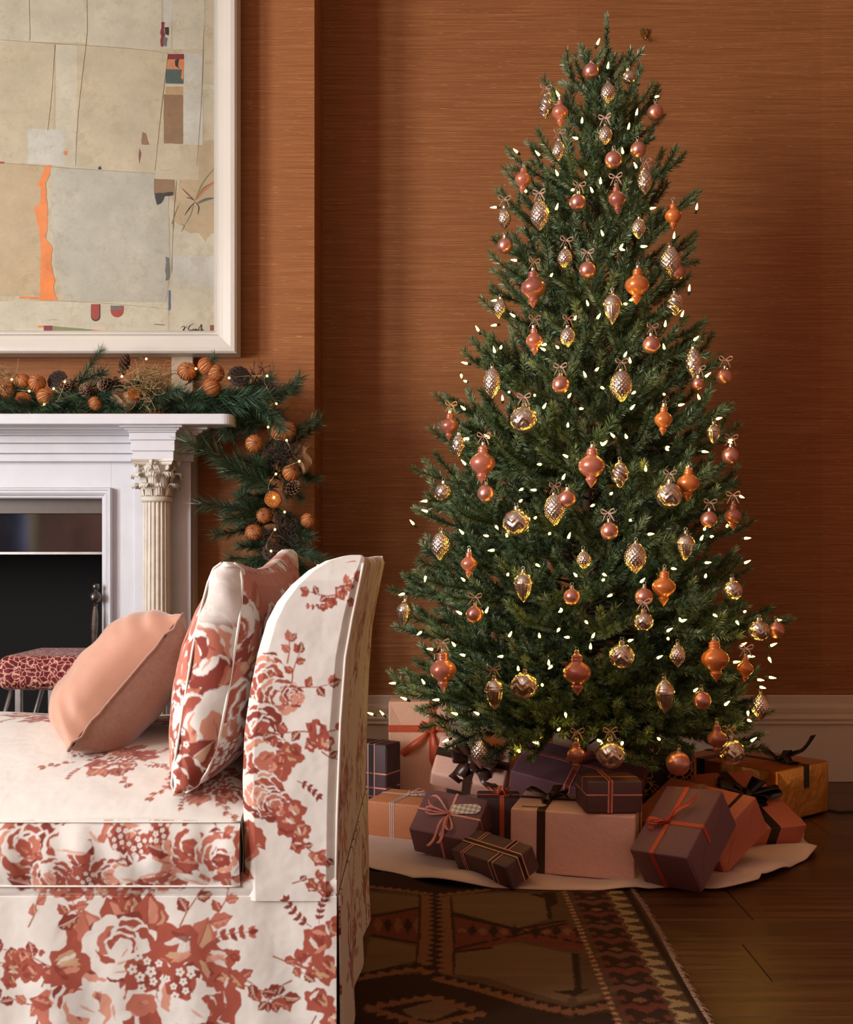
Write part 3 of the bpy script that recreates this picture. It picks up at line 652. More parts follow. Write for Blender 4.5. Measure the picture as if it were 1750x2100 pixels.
mb = MB(); mb.grid([[(CX1+.004*math.sin(PI*u), YN+.0+t*(YFAR-.03-YN), zc0+u*(ctop(CX1, t)-zc0)) for u in np.linspace(0, 1, 8)] for t in np.linspace(0, 1, 30)]); schild(mb, 'cushion_end', M['plainlinen'], smooth=True)
for zz in (zc0+.002, zc1): 
    mb = MB(); mb.tube([(x, YN-.006+.003*math.sin(x*38)*0, zz) for x in np.linspace(SX0+.02, CX1, 60)], .0020, 6); schild(mb, 'piping', M['plainlinen'], smooth=True)
mb = MB(); mb.box(SX0+.02, CX1-.004, YN+.02, YFAR-.03, zsk+.002, zc0+.08); schild(mb, 'cushion_core', M['plainlinen'])

# ---------------------------------------------------------------- boxed floral back cushion (a long cushion leaning on the back)
bc = tag(empty('back_cushion', P(380, 1640, 2.1)), 'long boxed back cushion in rust floral linen leaning against the sofa back', 'cushion')
bc.matrix_basis = Matrix.Translation(bc.location)
YA, YZ = 2.03, 2.90
# section seen from the end: centre line and half widths (near-plane pixels)
cy_ = np.array([1648, 1630, 1600, 1540, 1450, 1350, 1270, 1210, 1180, 1166.])
ccx_ = np.array([362, 372, 384, 400, 416, 432, 446, 456, 460, 462.])
hw_o = np.array([14, 52, 78, 100, 110, 104, 84, 52, 30, 10.])
hw_s = np.array([10, 28, 36, 42, 44, 44, 42, 36, 28, 10.])
nr = 280; yy = np.interp(np.linspace(0, 1, nr), np.linspace(0, 1, 10), cy_); cc = np.interp(yy[::-1], cy_[::-1], ccx_[::-1])[::-1]
ho = np.interp(yy[::-1], cy_[::-1], hw_o[::-1])[::-1]; hs = np.interp(yy[::-1], cy_[::-1], hw_s[::-1])[::-1]
ker = np.ones(13)/13
def sm(a): b = a.copy(); b[6:-6] = np.convolve(a, ker, 'valid'); return b
cc, ho, hs = sm(cc), sm(ho), sm(hs)
def bc_pt(y, i, side, t, blend):                     # blend 0 at the end boxing, 1 at the full bulge
    h = hs[i]+(ho[i]-hs[i])*blend; sag = -.03*math.sin(PI*t)**1.2*smoothstep(1350, 1170, yy[i])
    lift = .03*t*smoothstep(1350, 1170, yy[i])
    return (Xp(cc[i]+side*h, YN), y, Zp(yy[i], YN)+sag+lift+.012)
loops = []
tsy = np.concatenate([np.linspace(0, .03, 8), np.linspace(.04, .96, 250), np.linspace(.97, 1, 8)])
mb = MB(); rows_ = []
for t in tsy:
    e_ = min(t, 1-t); bl = 1-(1-min(1, e_/.22))**2.2; y = YA+(YZ-YA)*t
    wr = .004*math.sin(t*40)*(1-bl)
    rows_.append([bc_pt(y, i, -1, t, bl) for i in range(nr)]+[bc_pt(y, i, 1, t, bl) for i in range(nr-1, -1, -1)])
mb.grid(rows_, flip=True); 
mb.f.append(tuple()); mb.f.pop()
cov = schild(mb, 'cover', M['chintz'], bc, smooth=True)
c = coords(cov); n2 = 2*nr; idx = np.arange(len(c)); v_ = np.where(idx % n2 < nr, 1.0, 0.)
set_colors(cov, PB.sample(c[:, 1]*S_*.9+v_*200, -c[:, 2]*S_+1000, True))
for end, y in ((0, YA), (1, YZ)):
    mb = MB(); rows_ = []
    for i in range(nr): 
        rows_.append([(Xp(cc[i]+u*hs[i], YN)+(.0), y+(-.012 if end == 0 else .012)*(1-u*u)*min(1, (i+1)/22, (nr-i)/22)+.0035*math.sin(i*.11+u*2), Zp(yy[i], YN)+(.03*smoothstep(1350, 1170, yy[i]) if end else 0)+.012) for u in np.linspace(-1, 1, 84)])
    mb.grid(rows_, flip=(end == 0)); o = schild(mb, 'end_boxing', M['chintz'], bc, smooth=True); c = coords(o)
    q = PB.sample(c[:, 0]*S_*1.0+690, -c[:, 2]*S_+1130, True); w_ = np.clip((c[:, 2]-.77)/.02, 0, 1)[:, None]*.85; set_colors(o, q*(1-w_)+CREAM*w_)
    for sd in (-1, 1):
        mb = MB(); mb.tube([(Xp(cc[i]+sd*hs[i], YN), y, Zp(yy[i], YN)+(.03*smoothstep(1350, 1170, yy[i]) if end else 0)+.012) for i in range(2, nr-2, 4)], .0025, 5); schild(mb, 'piping', M['plainlinen'], bc, smooth=True)

# ---------------------------------------------------------------- peach velvet cushion
M['velvet'] = plain('peach_velvet', (182, 130, 106), .62, var=.08, scale=14, bump=.2, Sheen=.6)
M['taupe'] = plain('taupe_linen_velvet', (150, 112, 94), .6, var=.14, scale=120, bump=.2, Sheen=.5)
pc = tag(empty('throw_pillow'), 'plain peach velvet throw pillow with taupe linen reverse on the sofa seat', 'pillow')
def pillow(parent, S, T, fm, bm_):
    n = 44
    def pt(u, v, s):
        cu, cv = 1-.07*(1-v*v)*0-.10*(1-abs(v)**2.0)*abs(u)**6, 1-.10*(1-abs(u)**2.0)*abs(v)**6
        h = T*((1-u**4)*(1-v**4))**.62
        wr = .006*math.sin(9*u+4*v)*math.sin(5*v-3*u)*(1-u*u)*(1-v*v)+.008*math.exp(-((abs(u)-.8)**2+(abs(v)-.8)**2)*14)*math.sin(20*(u-v))
        return (u*S/2*cu, v*S/2*cv, s*(h+wr*(1 if s > 0 else .6)))
    for s, nm, m in ((1, 'front_face', fm), (-1, 'back_face', bm_)):
        mb = MB(); mb.grid([[pt(u, v, s) for v in np.linspace(-1, 1, n)] for u in np.linspace(-1, 1, n)], flip=(s < 0)); mb.build(nm, m, parent, smooth=True)
    edge = [pt(u, -1, 1) for u in np.linspace(-1, 1, 20)]+[pt(1, v, 1) for v in np.linspace(-1, 1, 20)]+[pt(u, 1, 1) for u in np.linspace(1, -1, 20)]+[pt(-1, v, 1) for v in np.linspace(1, -1, 20)]
    mb = MB(); mb.tube(edge, .0028, 5); mb.build('seam', bm_, parent, smooth=True)
pillow(pc, .40, .10, M['velvet'], M['taupe'])
PIL_LO, PIL_HI = P(120, 1562, 2.14), P(356, 1284, 2.25)   # lower and upper corner of the edge nearest the room
ux = (PIL_HI-PIL_LO).normalized(); vy = Vector((-.13, 1, .10)); vy = (vy-ux*vy.dot(ux)).normalized(); wz = ux.cross(vy)
rm = Matrix((ux, vy, wz)).transposed()
pc.matrix_basis = Matrix.Translation(PIL_LO+ux*.20*.985+vy*.20)@rm.to_4x4()@Matrix.Diagonal(((PIL_HI-PIL_LO).length/.40*1.02, 1, 1, 1))

# ---------------------------------------------------------------- velvet fender stool
st = tag(empty('fender_stool', (Xp(130, 3.5), 3.5, 0)), 'low upholstered stool in burgundy and cream animal print velvet with studded edge', 'stool')
m = Mat('leopard_velvet'); v = m.coords((1, 1, 1)); vo = m.node('ShaderNodeTexVoronoi', feature='DISTANCE_TO_EDGE'); vo.inputs['Scale'].default_value = 58
wrp = m.node('ShaderNodeVectorMath', operation='ADD'); m.l.new(v, wrp.inputs[0]); nz = m.node('ShaderNodeTexNoise'); nz.inputs['Scale'].default_value = 22; m.l.new(v, nz.inputs['Vector'])
sc_ = m.node('ShaderNodeVectorMath', operation='SCALE'); sc_.inputs['Scale'].default_value = .05; m.l.new(nz.outputs['Color'], sc_.inputs[0]); m.l.new(sc_.outputs[0], wrp.inputs[1]); m.l.new(wrp.outputs[0], vo.inputs['Vector'])
cr = m.ramp(vo.outputs['Distance'], [(.02, lin((206, 166, 150))), (.075, lin((132, 46, 48))), (.26, lin((84, 18, 22)))])
m.color(cr).set(Roughness=.7, Sheen=.1, Specular=.2).bump(vo.outputs['Distance'], .6, .004); M['leopard'] = m.m
xa, xb = Xp(-12, 3.42), Xp(440, 3.42); zl, zh = Zp(1418, 3.42), Zp(1346, 3.42)
mb = MB(); mb.box(xa, xb, 3.42, 3.78, zl, zh); o = mb.build('seat', M['leopard'], st, smooth=True, bevel=.035, bseg=5); o.matrix_parent_inverse = st.matrix_basis.inverted()
st.matrix_basis = Matrix.Translation((Xp(130, 3.5), 3.5, 0)); o.matrix_parent_inverse = st.matrix_basis.inverted()
stud = MB(); stud.lathe([(.0045, 0), (.004, .0025), (.0022, .004), (.0003, .0046)], 8, Matrix.Rotation(PI/2, 4, 'X')); proto = None
for i in range(23):
    if proto is None: proto = stud.build('stud', M['brass'], st, smooth=True); q = proto
    else: q = proto.copy(); link(q, st)
    q.matrix_parent_inverse = st.matrix_basis.inverted(); q.location = (xa+.035+i*.0275, 3.4215, zl+.022)
for dx in (.055, .24, .45):
    for yq in (3.45, 3.75):
        mb = MB(); mb.box(xa+dx, xa+dx+.02, yq-.01, yq+.01, .0, zl+.03); o = mb.build('leg', M['steel'], st, bevel=.003); o.matrix_parent_inverse = st.matrix_basis.inverted()
for s in (0, 1):
    mb = MB(); a, b = Vector((xa+.045, 3.45+.3*s, zl+.01)), Vector((xa-.10, 3.45+.3*s, .0)); mb.tube([a, b], .008, 8); o = mb.build('brace', M['steel'], st, smooth=True); o.matrix_parent_inverse = st.matrix_basis.inverted()
# ---------------------------------------------------------------- abstract collage in a white frame
YP = 4.15                                             # picture plane
pt_ = tag(empty('framed_painting', (Xp(0, YP), YP, Zp(700, YP))), 'large abstract cream collage with orange strip in a deep white frame', 'painting')
pt_.matrix_basis = Matrix.Translation(pt_.location)
def pchild(mb, name, m, **kw):
    o = mb.build(name, m, pt_, **kw); o.matrix_parent_inverse = pt_.matrix_basis.inverted(); return o
m = Mat('aged_collage_paper'); v = m.coords(); n1 = m.noise(v, 3.2, 6, .65); n2 = m.noise(v, 16, 5, .7); n3 = m.noise(v, 110, 3, .6)
c_ = m.ramp(n1, [(.3, lin((184, 174, 144))), (.5, lin((204, 194, 166))), (.7, lin((194, 176, 138)))])
c_ = m.mix(m.ramp(n2, [(.52, (0, 0, 0)), (.72, (.75, .75, .75))]), c_, lin((170, 142, 104))); c_ = m.mix(m.ramp(n3, [(.68, (0, 0, 0)), (.75, (.5, .5, .5))]), c_, lin((128, 104, 78)))
m.color(c_).set(Roughness=.55).bump(n2, .12); M['collage'] = m.m
def paper(name, rgb, st=.35):
    m = Mat(name); v = m.coords(); n = m.noise(v, 7, 6, .65); n3 = m.noise(v, 60, 4, .65); c = lin(rgb)
    q = m.ramp(n, [(.3, tuple(x*.80 for x in c)), (.7, tuple(min(1, x*1.08) for x in c))])
    n4 = m.noise(v, 24, 5, .75); n5 = m.noise(v, 3, 3, .5)
    q = m.mix(m.math('MULTIPLY', m.ramp(n4, [(.5, (0, 0, 0)), (.66, (.6, .6, .6))]), m.ramp(n5, [(.42, (0, 0, 0)), (.62, (1, 1, 1))])), q, tuple(x*k for x, k in zip(c, (.74, .66, .54))))
    q = m.mix(m.ramp(n3, [(.56, (0, 0, 0)), (.74, (st*1.3, st*1.3, st*1.3))]), q, tuple(x*.62 for x in c)); m.color(q).set(Roughness=.55).bump(n3, .1); return m.m
px0 = -1.9
mb = MB(); mb.box(Xp(-640, YP), Xp(446, YP), YP, YP+.02, Zp(684, YP), Zp(-330, YP)); pchild(mb, 'canvas', M['collage'])
PC = {k: paper('paper_'+k, v) for k, v in dict(cream=(214, 207, 182), warm=(208, 195, 164), tan=(200, 178, 140), grey=(194, 191, 173), pale=(213, 211, 197), brown=(150, 118, 82), ochre=(196, 164, 116), orange=(246, 140, 62), teal=(74, 98, 92), crimson=(134, 30, 42), peach=(214, 142, 92), olive=(134, 142, 92), ink=(34, 26, 24), slate=(110, 112, 108), blue=(78, 110, 140), red=(176, 62, 50), seam=(178, 158, 124), rust=(146, 84, 60)).items()}
cnt = [0]
def patch(c, pts, rough=0, name='paper_patch'):
    if rough:
        q = []; pr = random.Random(len(pts)+int(pts[0][0]))
        for (xa, ya), (xb, yb) in zip(pts, pts[1:]+pts[:1]):
            n = max(1, int(math.hypot(xb-xa, yb-ya)/8))
            for k in range(n): q.append((xa+(xb-xa)*k/n+pr.uniform(-rough, rough), ya+(yb-ya)*k/n+pr.uniform(-rough, rough)))
        pts = q
    cnt[0] += 1; d = YP-.0006-.00003*cnt[0]; mb = MB(); n = len(pts)
    if sum((xb-xa)*(yb+ya) for (xa, ya), (xb, yb) in zip(pts, pts[1:]+pts[:1])) < 0: pts = pts[::-1]
    mb.add([(Xp(x, YP), y_, Zp(y, YP)) for y_ in (d, YP+.001) for x, y in pts], [tuple(range(n))]+[(i, i+n, (i+1) % n+n, (i+1) % n) for i in range(n)]); return pchild(mb, name, PC[c])
def rect(c, x0, y0, x1, y1, sk=0, **k): return patch(c, [(x0, y0), (x1, y0+sk), (x1, y1+sk), (x0, y1)], **k)
rect('cream', -300, -120, 182, 82, 6); rect('cream', 182, -120, 332, 98, 4); rect('warm', -300, 85, 112, 330, 10); rect('cream', 115, 92, 168, 340); rect('warm', 158, 92, 344, 352, 12, rough=1)
rect('cream', 335, -120, 352, 100); rect('cream', 354, -100, 420, 102, rough=1); rect('pale', 336, 0, 354, 55)
rect('tan', -300, 335, 90, 606, rough=1); patch('grey', [(103, 342), (318, 355), (345, 400), (350, 560), (340, 622), (132, 616), (112, 540), (106, 420)], rough=1.5)
rect('cream', -300, 616, 345, 682, 4); rect('pale', 354, 520, 442, 588, 2); rect('cream', 352, 470, 442, 524); rect('cream', 350, 588, 442, 682)
rect('pale', 57, 264, 134, 336, 3); rect('tan', 404, 288, 442, 480, rough=1.5); patch('tan', [(368, 368), (404, 360), (440, 380), (440, 470), (422, 497), (408, 480), (388, 478), (358, 452)], rough=2)
rect('pale', 376, 109, 416, 296, 2); rect('cream', 338, 172, 442, 183, 2)
rect('crimson', 344, 111, 378, 122); rect('peach', 343, 122, 378, 143, rough=.5); rect('teal', 340, 142, 377, 171, 1); patch('ink', [(358, 124), (368, 120), (366, 136), (371, 142), (360, 136)], rough=1); patch('orange', [(371, 122), (377, 122), (376, 164), (372, 160), (374, 140)], rough=.6)
rect('ochre', 340, 178, 376, 195); rect('brown', 336, 194, 376, 294, 1, rough=.5); rect('warm', 320, 295, 408, 367, 2)
rect('brown', 316, 367, 358, 398, 2); patch('ink', [(317, 396), (356, 394), (356, 400), (338, 402), (332, 418), (322, 420), (318, 408)], rough=1.5)
patch('orange', [(96, 340), (106, 340), (102, 360), (95, 372), (97, 430), (98, 470), (94, 490), (108, 505), (104, 540), (112, 575), (110, 600), (120, 614), (82, 616), (84, 520), (80, 470), (72, 440), (70, 425), (82, 420), (84, 385), (76, 378), (84, 365)], rough=1.5)
rect('orange', 40, 608, 90, 612, 1); rect('orange', 131, 310, 138, 318); patch('red', [(-20, 330), (10, 332), (8, 336), (-20, 335)])
patch('crimson', [(332, 44), (338, 46), (336, 60), (340, 72), (334, 95), (329, 94), (330, 66)], rough=1.5); patch('ink', [(338, 56), (347, 56), (346, 72), (340, 70)], rough=1); patch('slate', [(336, 76), (344, 78), (342, 95), (334, 94)], rough=1)
patch('brown', [(292, 270), (298, 276), (304, 290), (308, 298), (290, 297)], rough=2); patch('ink', [(201, 345), (206, 340), (209, 347), (203, 348)]); patch('rust', [(286, 305), (290, 315), (287, 336), (284, 322)], rough=1)
def ushape(c, x0, x1, y0, y1): patch(c, [(x0, y0), (x1, y0)]+[((x0+x1)/2+(x1-x0)/2*math.cos(a), y1-(x1-x0)/2+(x1-x0)/2*math.sin(a)) for a in np.linspace(0, PI, 9)])
ushape('ink', 187, 206, 624, 659); ushape('red', 188, 204, 624, 656); ushape('red', 227, 254, 627, 651); rect('slate', 228, 627, 250, 636, rough=1)
rect('orange', 78, 668, 92, 672); rect('crimson', 90, 668, 108, 681); patch('olive', [(108, 669), (192, 676), (192, 682), (108, 681)]); patch('orange', [(192, 676), (230, 680), (228, 683), (192, 683)]); rect('rust', 431, 667, 442, 682)
rect('slate', 340, 528, 346, 575, rough=1.5); rect('blue', 346, 595, 350, 636, rough=.7); patch('slate', [(344, 545), (348, 540), (347, 572), (342, 570)], rough=1)
def stroke(c, pts, w, name='brush_stroke'):
    pts = np.array(pts, float); t = np.linspace(0, 1, len(pts)); u = np.linspace(0, 1, 14); pp = np.stack([np.interp(u, t, pts[:, 0]), np.interp(u, t, pts[:, 1])], 1)
    k = np.array([.25, .5, .25])
    for _ in range(4): pp[1:-1] = pp[:-2]*.25+pp[1:-1]*.5+pp[2:]*.25
    d = np.gradient(pp, axis=0); n = np.stack([-d[:, 1], d[:, 0]], 1); n /= np.linalg.norm(n, axis=1, keepdims=True)+1e-9; ww = (w*(.25+.75*np.sin(PI*u))*(.5 if c == 'seam' else 1))[:, None]/2
    patch(c, [tuple(p) for p in np.concatenate([pp+n*ww, (pp-n*ww)[::-1]])], name=name)
for c, pts, w in (('olive', [(400, 412), (415, 375), (440, 345)], 2.5), ('peach', [(402, 410), (418, 388), (441, 374)], 7), ('rust', [(402, 410), (418, 385), (442, 372)], 2), ('crimson', [(400, 412), (385, 398), (373, 386)], 2.2), ('ink', [(400, 412), (390, 406), (382, 406)], 1.8), ('slate', [(406, 418), (420, 410), (440, 406)], 5), ('teal', [(404, 416), (424, 407), (438, 406)], 2.5), ('ink', [(400, 414), (388, 428), (379, 442)], 2), ('ink', [(400, 414), (409, 424), (406, 440)], 2), ('olive', [(398, 416), (392, 440), (380, 460)], 1.6), ('olive', [(372, 460), (380, 462), (372, 475)], 2), ('olive', [(352, 460), (362, 430), (368, 420)], 1.5), ('seam', [(178, 0), (180, 60), (176, 100), (158, 240), (155, 340)], 1.4), ('seam', [(60, 0), (62, 80), (60, 84)], .7), ('seam', [(113, 92), (106, 200), (98, 268)], .7), ('seam', [(0, 82), (150, 92), (280, 100), (345, 110)], 1.4), ('seam', [(345, 110), (330, 230), (318, 350)], 1.6), ('seam', [(418, 60), (414, 200), (404, 340)], 1.5), ('seam', [(362, 370), (356, 440), (352, 560)], 1.4), ('seam', [(0, 334), (150, 346), (318, 356)], 1.8), ('seam', [(60, 614), (220, 622), (350, 634)], 1.3), ('seam', [(100, 657), (110, 655), (123, 657)], 1.2), ('seam', [(326, 348), (338, 350), (350, 348)], 1.3), ('brown', [(316, 665), (328, 666), (340, 667)], 2)): stroke(c, pts, w)
for pts in ([(372, 672), (380, 666), (378, 679), (373, 677), (384, 670)], [(397, 664), (388, 668), (385, 676), (391, 679), (398, 674)], [(398, 674), (400, 680), (402, 672), (404, 679), (409, 676)], [(404, 679), (412, 668), (416, 664), (410, 680), (418, 676)], [(388, 679), (405, 676), (424, 681)], [(412, 664), (414, 676), (420, 680)]): stroke('ink', pts, 1.5, 'signature')
# frame: bevelled mouldings mitred at the corners
m = Mat('white_frame'); v = m.coords(); n = m.noise(v, 3, 2, .5); m.color(m.ramp(n, [(.3, lin((212, 206, 196))), (.7, lin((220, 214, 205)))])).set(Roughness=.38); M['frame'] = m.m
fx0, fx1, fz0, fz1 = Xp(-655, YP), Xp(445, YP), Zp(684, YP), Zp(-345, YP)
fprof = [(-.012, .004), (-.008, -.010), (0, -.014), (.004, -.014), (.006, -.022), (.020, -.058), (.034, -.060), (.062, -.066), (.076, -.064), (.083, -.056), (.084, .025)]
def fcorner(d, y): return [(fx1+d, YP+y, fz0-d), (fx1+d, YP+y, fz1+d), (fx0-d, YP+y, fz1+d), (fx0-d, YP+y, fz0-d)]
for k, nm in enumerate(('frame_stile', 'frame_rail', 'frame_stile', 'frame_rail')):
    mb = MB(); mb.grid([[fcorner(d, y)[k], fcorner(d, y)[(k+1) % 4]] for d, y in fprof]); pchild(mb, nm, M['frame'])
mb = MB(); mb.box(fx0, fx1, YB-.003, YB+.0005, fz0, fz1); pchild(mb, 'backboard', M['lintel'])
m = Mat('picture_glass'); tr = m.node('ShaderNodeBsdfTransparent'); gl = m.node('ShaderNodeBsdfGlossy'); gl.inputs['Roughness'].default_value = .03; fr_ = m.node('ShaderNodeFresnel'); fr_.inputs[0].default_value = 1.35
mx = m.node('ShaderNodeMixShader'); m.l.new(fr_.outputs[0], mx.inputs[0]); m.l.new(tr.outputs[0], mx.inputs[1]); m.l.new(gl.outputs[0], mx.inputs[2]); m.l.new(mx.outputs[0], m.n['Material Output'].inputs['Surface']); M['pglass'] = m.m
mb = MB(); mb.add([(fx0, YP-.018, fz0), (fx1, YP-.018, fz0), (fx1, YP-.018, fz1), (fx0, YP-.018, fz1)], [(0, 1, 2, 3)]); pchild(mb, 'glass_pane', M['pglass'])
mb = MB(); mb.box(Xp(352, 4.17), Xp(396, 4.17), YB-.028, YB+.001, MANTEL-.001, Zp(728, 4.15)); tag(mb.build('prop_block', plain('raw_pine', (206, 186, 160), .7), bevel=.002), 'pale wooden block propping the picture frame above the mantel shelf', 'block')

# picture hook high on the back wall
hk = tag(empty('picture_hook', P(1322, 75, 4.52)), 'small brass picture hook high on the bare wall', 'hook'); hk.matrix_basis = Matrix.Translation(hk.location)
mb = MB(); mb.add([(x, y, z) for y in (-.004, .008) for x, z in ((-.016, .030), (-.009, .032), (0, .026), (.009, .032), (.016, .030), (.013, .012), (.005, -.004), (-.005, -.004), (-.013, .012))], [tuple(range(8, -1, -1)), tuple(range(9, 18))]+[(i, (i+1) % 9, 9+(i+1) % 9, 9+i) for i in range(9)]); mb.build('plate', M['brass'], hk)
mb = MB(); mb.tube([(0, -.004, .016), (0, -.006, 0), (0, -.012, -.018), (0, -.022, -.022), (0, -.028, -.012)], .004, 8); mb.build('prong', M['brass'], hk, smooth=True)
for dx in (-.008, .008): mb = MB(); mb.lathe([(.005, 0), (.004, .004), (.0004, .005)], 10, Matrix.Translation((dx, -.004, .026))@Matrix.Rotation(PI/2, 4, 'X')); mb.build('nail_head', M['iron'], hk, smooth=True)

# ---------------------------------------------------------------- kilim rug
Z6 = lambda x, y: (700+x/1.6667, 1750+y/1.6667)
def F6(x, y): p = PF(*Z6(x, y)); return (p.x, p.y)
RX0, RX1, RY0, RY1 = -1.9, .552, 1.30, 3.2
KB, KD, KO, KR, KT, KY, KK = [np.array(lin(c)) for c in ((92, 68, 44), (54, 34, 22), (132, 102, 70), (124, 60, 44), (146, 96, 64), (186, 152, 104), (104, 76, 50))]
RC = Canvas(RX0, RY0, RX1+.01, RY1+.01, 320, KD)
def rp(c, pts): RC.poly([F6(*p) for p in pts], c)
def saw(c, pts, w, step, bg=None, both=True):        # toothed band along a floor path (metres)
    pts = np.array([F6(*p) for p in pts]); d = np.r_[0, np.cumsum(np.linalg.norm(np.diff(pts, axis=0), axis=1))]; n = int(d[-1]/step)
    if bg is not None: RC.line(np.stack([np.interp(np.linspace(0, d[-1], 30), d, pts[:, k]) for k in (0, 1)], 1), w*1.25, bg)
    for i in range(n):
        a, b = [np.array([np.interp(s*step, d, pts[:, k]) for k in (0, 1)]) for s in (i, i+1)]
        t = (b-a)/np.linalg.norm(b-a); nn = np.array([-t[1], t[0]]); RC.poly([a-nn*w/2, b-nn*w/2, b-nn*w*.05, (a+b)/2+nn*w/2, a-nn*w*.05], c)
rp(KK, [(-1200, -200), (780, -200), (1000, 640), (-1200, 640)])
rp(KD, [(-200, 60), (500, 60), (480, 130), (330, 145), (-200, 112)])
rp(KO, [(378, 150), (560, 138), (690, 150), (708, 232), (600, 262), (490, 232), (378, 205)]); rp(KO, [(90, 138), (276, 158), (280, 186), (100, 214)]); rp(KO, [(100, 296), (284, 330), (282, 366), (66, 425)])
rp(KO, [(388, 352), (520, 318), (610, 312), (786, 350), (808, 470), (770, 520), (620, 478), (500, 432), (388, 420)])
rp(KD, [(690, 140), (735, 140), (740, 180), (715, 190), (722, 235), (706, 232), (700, 180)]); rp(KD, [(640, 148), (730, 146), (690, 160)])
rp(KR, [(378, 212), (600, 266), (770, 238), (850, 330), (800, 346), (612, 300), (500, 334), (378, 346)]); rp(KR, [(98, 224), (272, 192), (274, 316), (98, 288)])
for k in range(12): x = 395+k*36; yy_ = 280-abs(k-6)*0; rp(KD if k % 2 else KT, [(x, 272), (x+18, 250 if k % 2 else 262), (x+34, 274), (x+18, 300 if k % 2 else 290)])
for k in range(5): x = 110+k*34; rp(KD if k % 2 else KT, [(x, 250), (x+16, 226), (x+32, 252), (x+16, 282)])
for a, b in (((378, 220), (850, 322)), ((378, 338), (770, 248)), ((378, 212), (600, 266)), ((600, 266), (770, 238)), ((378, 346), (520, 332)), ((98, 224), (272, 192)), ((98, 288), (274, 316))): RC.line([F6(a[0]+(b[0]-a[0])*t, a[1]+(b[1]-a[1])*t) for t in np.linspace(0, 1, 12)], .013, KD)
for k in range(9): x = 400+k*48; rp(KR, [(x, 300-abs(4-k)*4), (x+16, 290-abs(4-k)*4), (x+24, 306), (x+8, 316)])
saw(KT, [(298, 140), (300, 280), (290, 400)], .040, .034, KD); saw(KT, [(350, 420), (352, 280), (346, 140)], .040, .034, KD)
saw(KT, [(90, 118), (190, 130), (300, 146)], .030, .026, KD); saw(KT, [(330, 150), (420, 138), (520, 128)], .03, .026, KD); saw(KT, [(60, 432), (180, 408), (280, 392)], .030, .028, KD)
rp(KD, [(-200, 450), (300, 420), (480, 465), (780, 575), (960, 540), (1010, 700), (-200, 700)])
saw(KT, [(320, 432), (480, 470), (640, 520), (790, 556), (930, 520)], .036, .028, KD); saw(KT, [(-100, 470), (60, 432), (280, 400), (320, 432)], .034, .03, KD)
saw(KT, [(74, 536), (310, 498), (496, 556)], .032, .026); saw(KT, [(496, 556), (300, 606), (74, 536)], .032, .026); rp(KO, [(205, 545), (325, 512), (405, 545), (320, 582), (250, 575)])
rp(KD, [(786, 350), (812, 350), (822, 480), (800, 480)]); rp(KD, [(720, 482), (850, 470), (800, 498)]); rp(KO, [(800, 500), (890, 486), (880, 505), (810, 520)])
# side borders: candy stripe, rust lozenges, pale teeth
def edge(x6a, x6b): return [(x6a+(x6b-x6a)*t, 140+(575-140)*t) for t in (-.6, 0, .5, 1, 1.2)]
xA, xB, xC, xD = F6(765, 140)[0], F6(925, 140)[0], F6(960, 140)[0], RX1
RC.poly([(xA, RY0), (RX1+.01, RY0), (RX1+.01, RY1+.01), (xA, RY1+.01)], KB); RC.poly([(xA+.02, RY0), (xB-.02, RY0), (xB-.02, RY1), (xA+.02, RY1)], KD)
y = RY0; k = 0
while y < RY1:
    RC.poly([(xA-.007, y), (xA+.007, y+.005), (xA+.007, y+.018), (xA-.007, y+.013)], KY if k % 2 else KR); y += .013; k += 1
y = RY0+.03; k = 0; xm = (xA+xB)/2; RR = random.Random(2)
while y < RY1:
    c_ = KR if k % 2 else np.array(lin((122, 74, 56)))
    for s in (-1, 1):
        RC.poly([(xm, y-.008), (xm+s*.028, y+.02), (xm+s*.056, y), (xm+s*.05, y+.034), (xm+s*.02, y+.046), (xm, y+.028)], c_)
    RC.poly([(xm-.018, y+.058), (xm, y+.045), (xm+.018, y+.058), (xm, y+.074)], KT if k % 3 == 0 else c_); RC.poly([(xm-.06, y+.07), (xm-.03, y+.055), (xm-.03, y+.085)], KR); RC.poly([(xm+.06, y+.07), (xm+.03, y+.055), (xm+.03, y+.085)], KR)
    y += .098; k += 1
y = RY0
while y < RY1: RC.poly([(xB-.016, y), (xB+.028, y+.012), (xB+.030, y+.030), (xB-.016, y+.056), (xB-.004, y+.028)], KY); y += .058
RC.poly([(xB+.034, RY0), (xB+.05, RY0), (xB+.05, RY1), (xB+.034, RY1)], KD)
nx_, ny_ = 360, 460
gx = np.concatenate([np.linspace(RX0, -.35, 60)[:-1], np.linspace(-.35, RX1, nx_)]); gy = np.linspace(RY0, RY1, ny_)
mb = MB(); mb.grid([[(x+.006*math.sin(y*5)*smoothstep(.1, .5, x), y, .0055+.0008*math.sin(x*25+y*9)) for y in gy] for x in gx])
m = Mat('kilim_wool'); at = m.node('ShaderNodeVertexColor', layer_name='print'); v = m.coords((1, 1, 1)); w = m.noise(m.coords((40, 700, 1)), 1, 2, .6); ab = m.noise(m.coords((2, 30, 1)), 1, 3, .6); fz_ = m.noise(v, 420, 2, .6)
c_ = m.mix(m.math('MULTIPLY', ab, .5), at.outputs['Color'], lin((60, 42, 28))); c_ = m.mix(m.math('MULTIPLY', fz_, .35), c_, lin((40, 26, 16))); m.color(c_).set(Roughness=.95, Specular=.1).bump(w, .6, .002); M['kilim'] = m.m
rug = tag(mb.build('kilim_rug', M['kilim'], smooth=True), 'dark brown kilim rug with rust and cream geometric borders on the oak floor', 'rug')
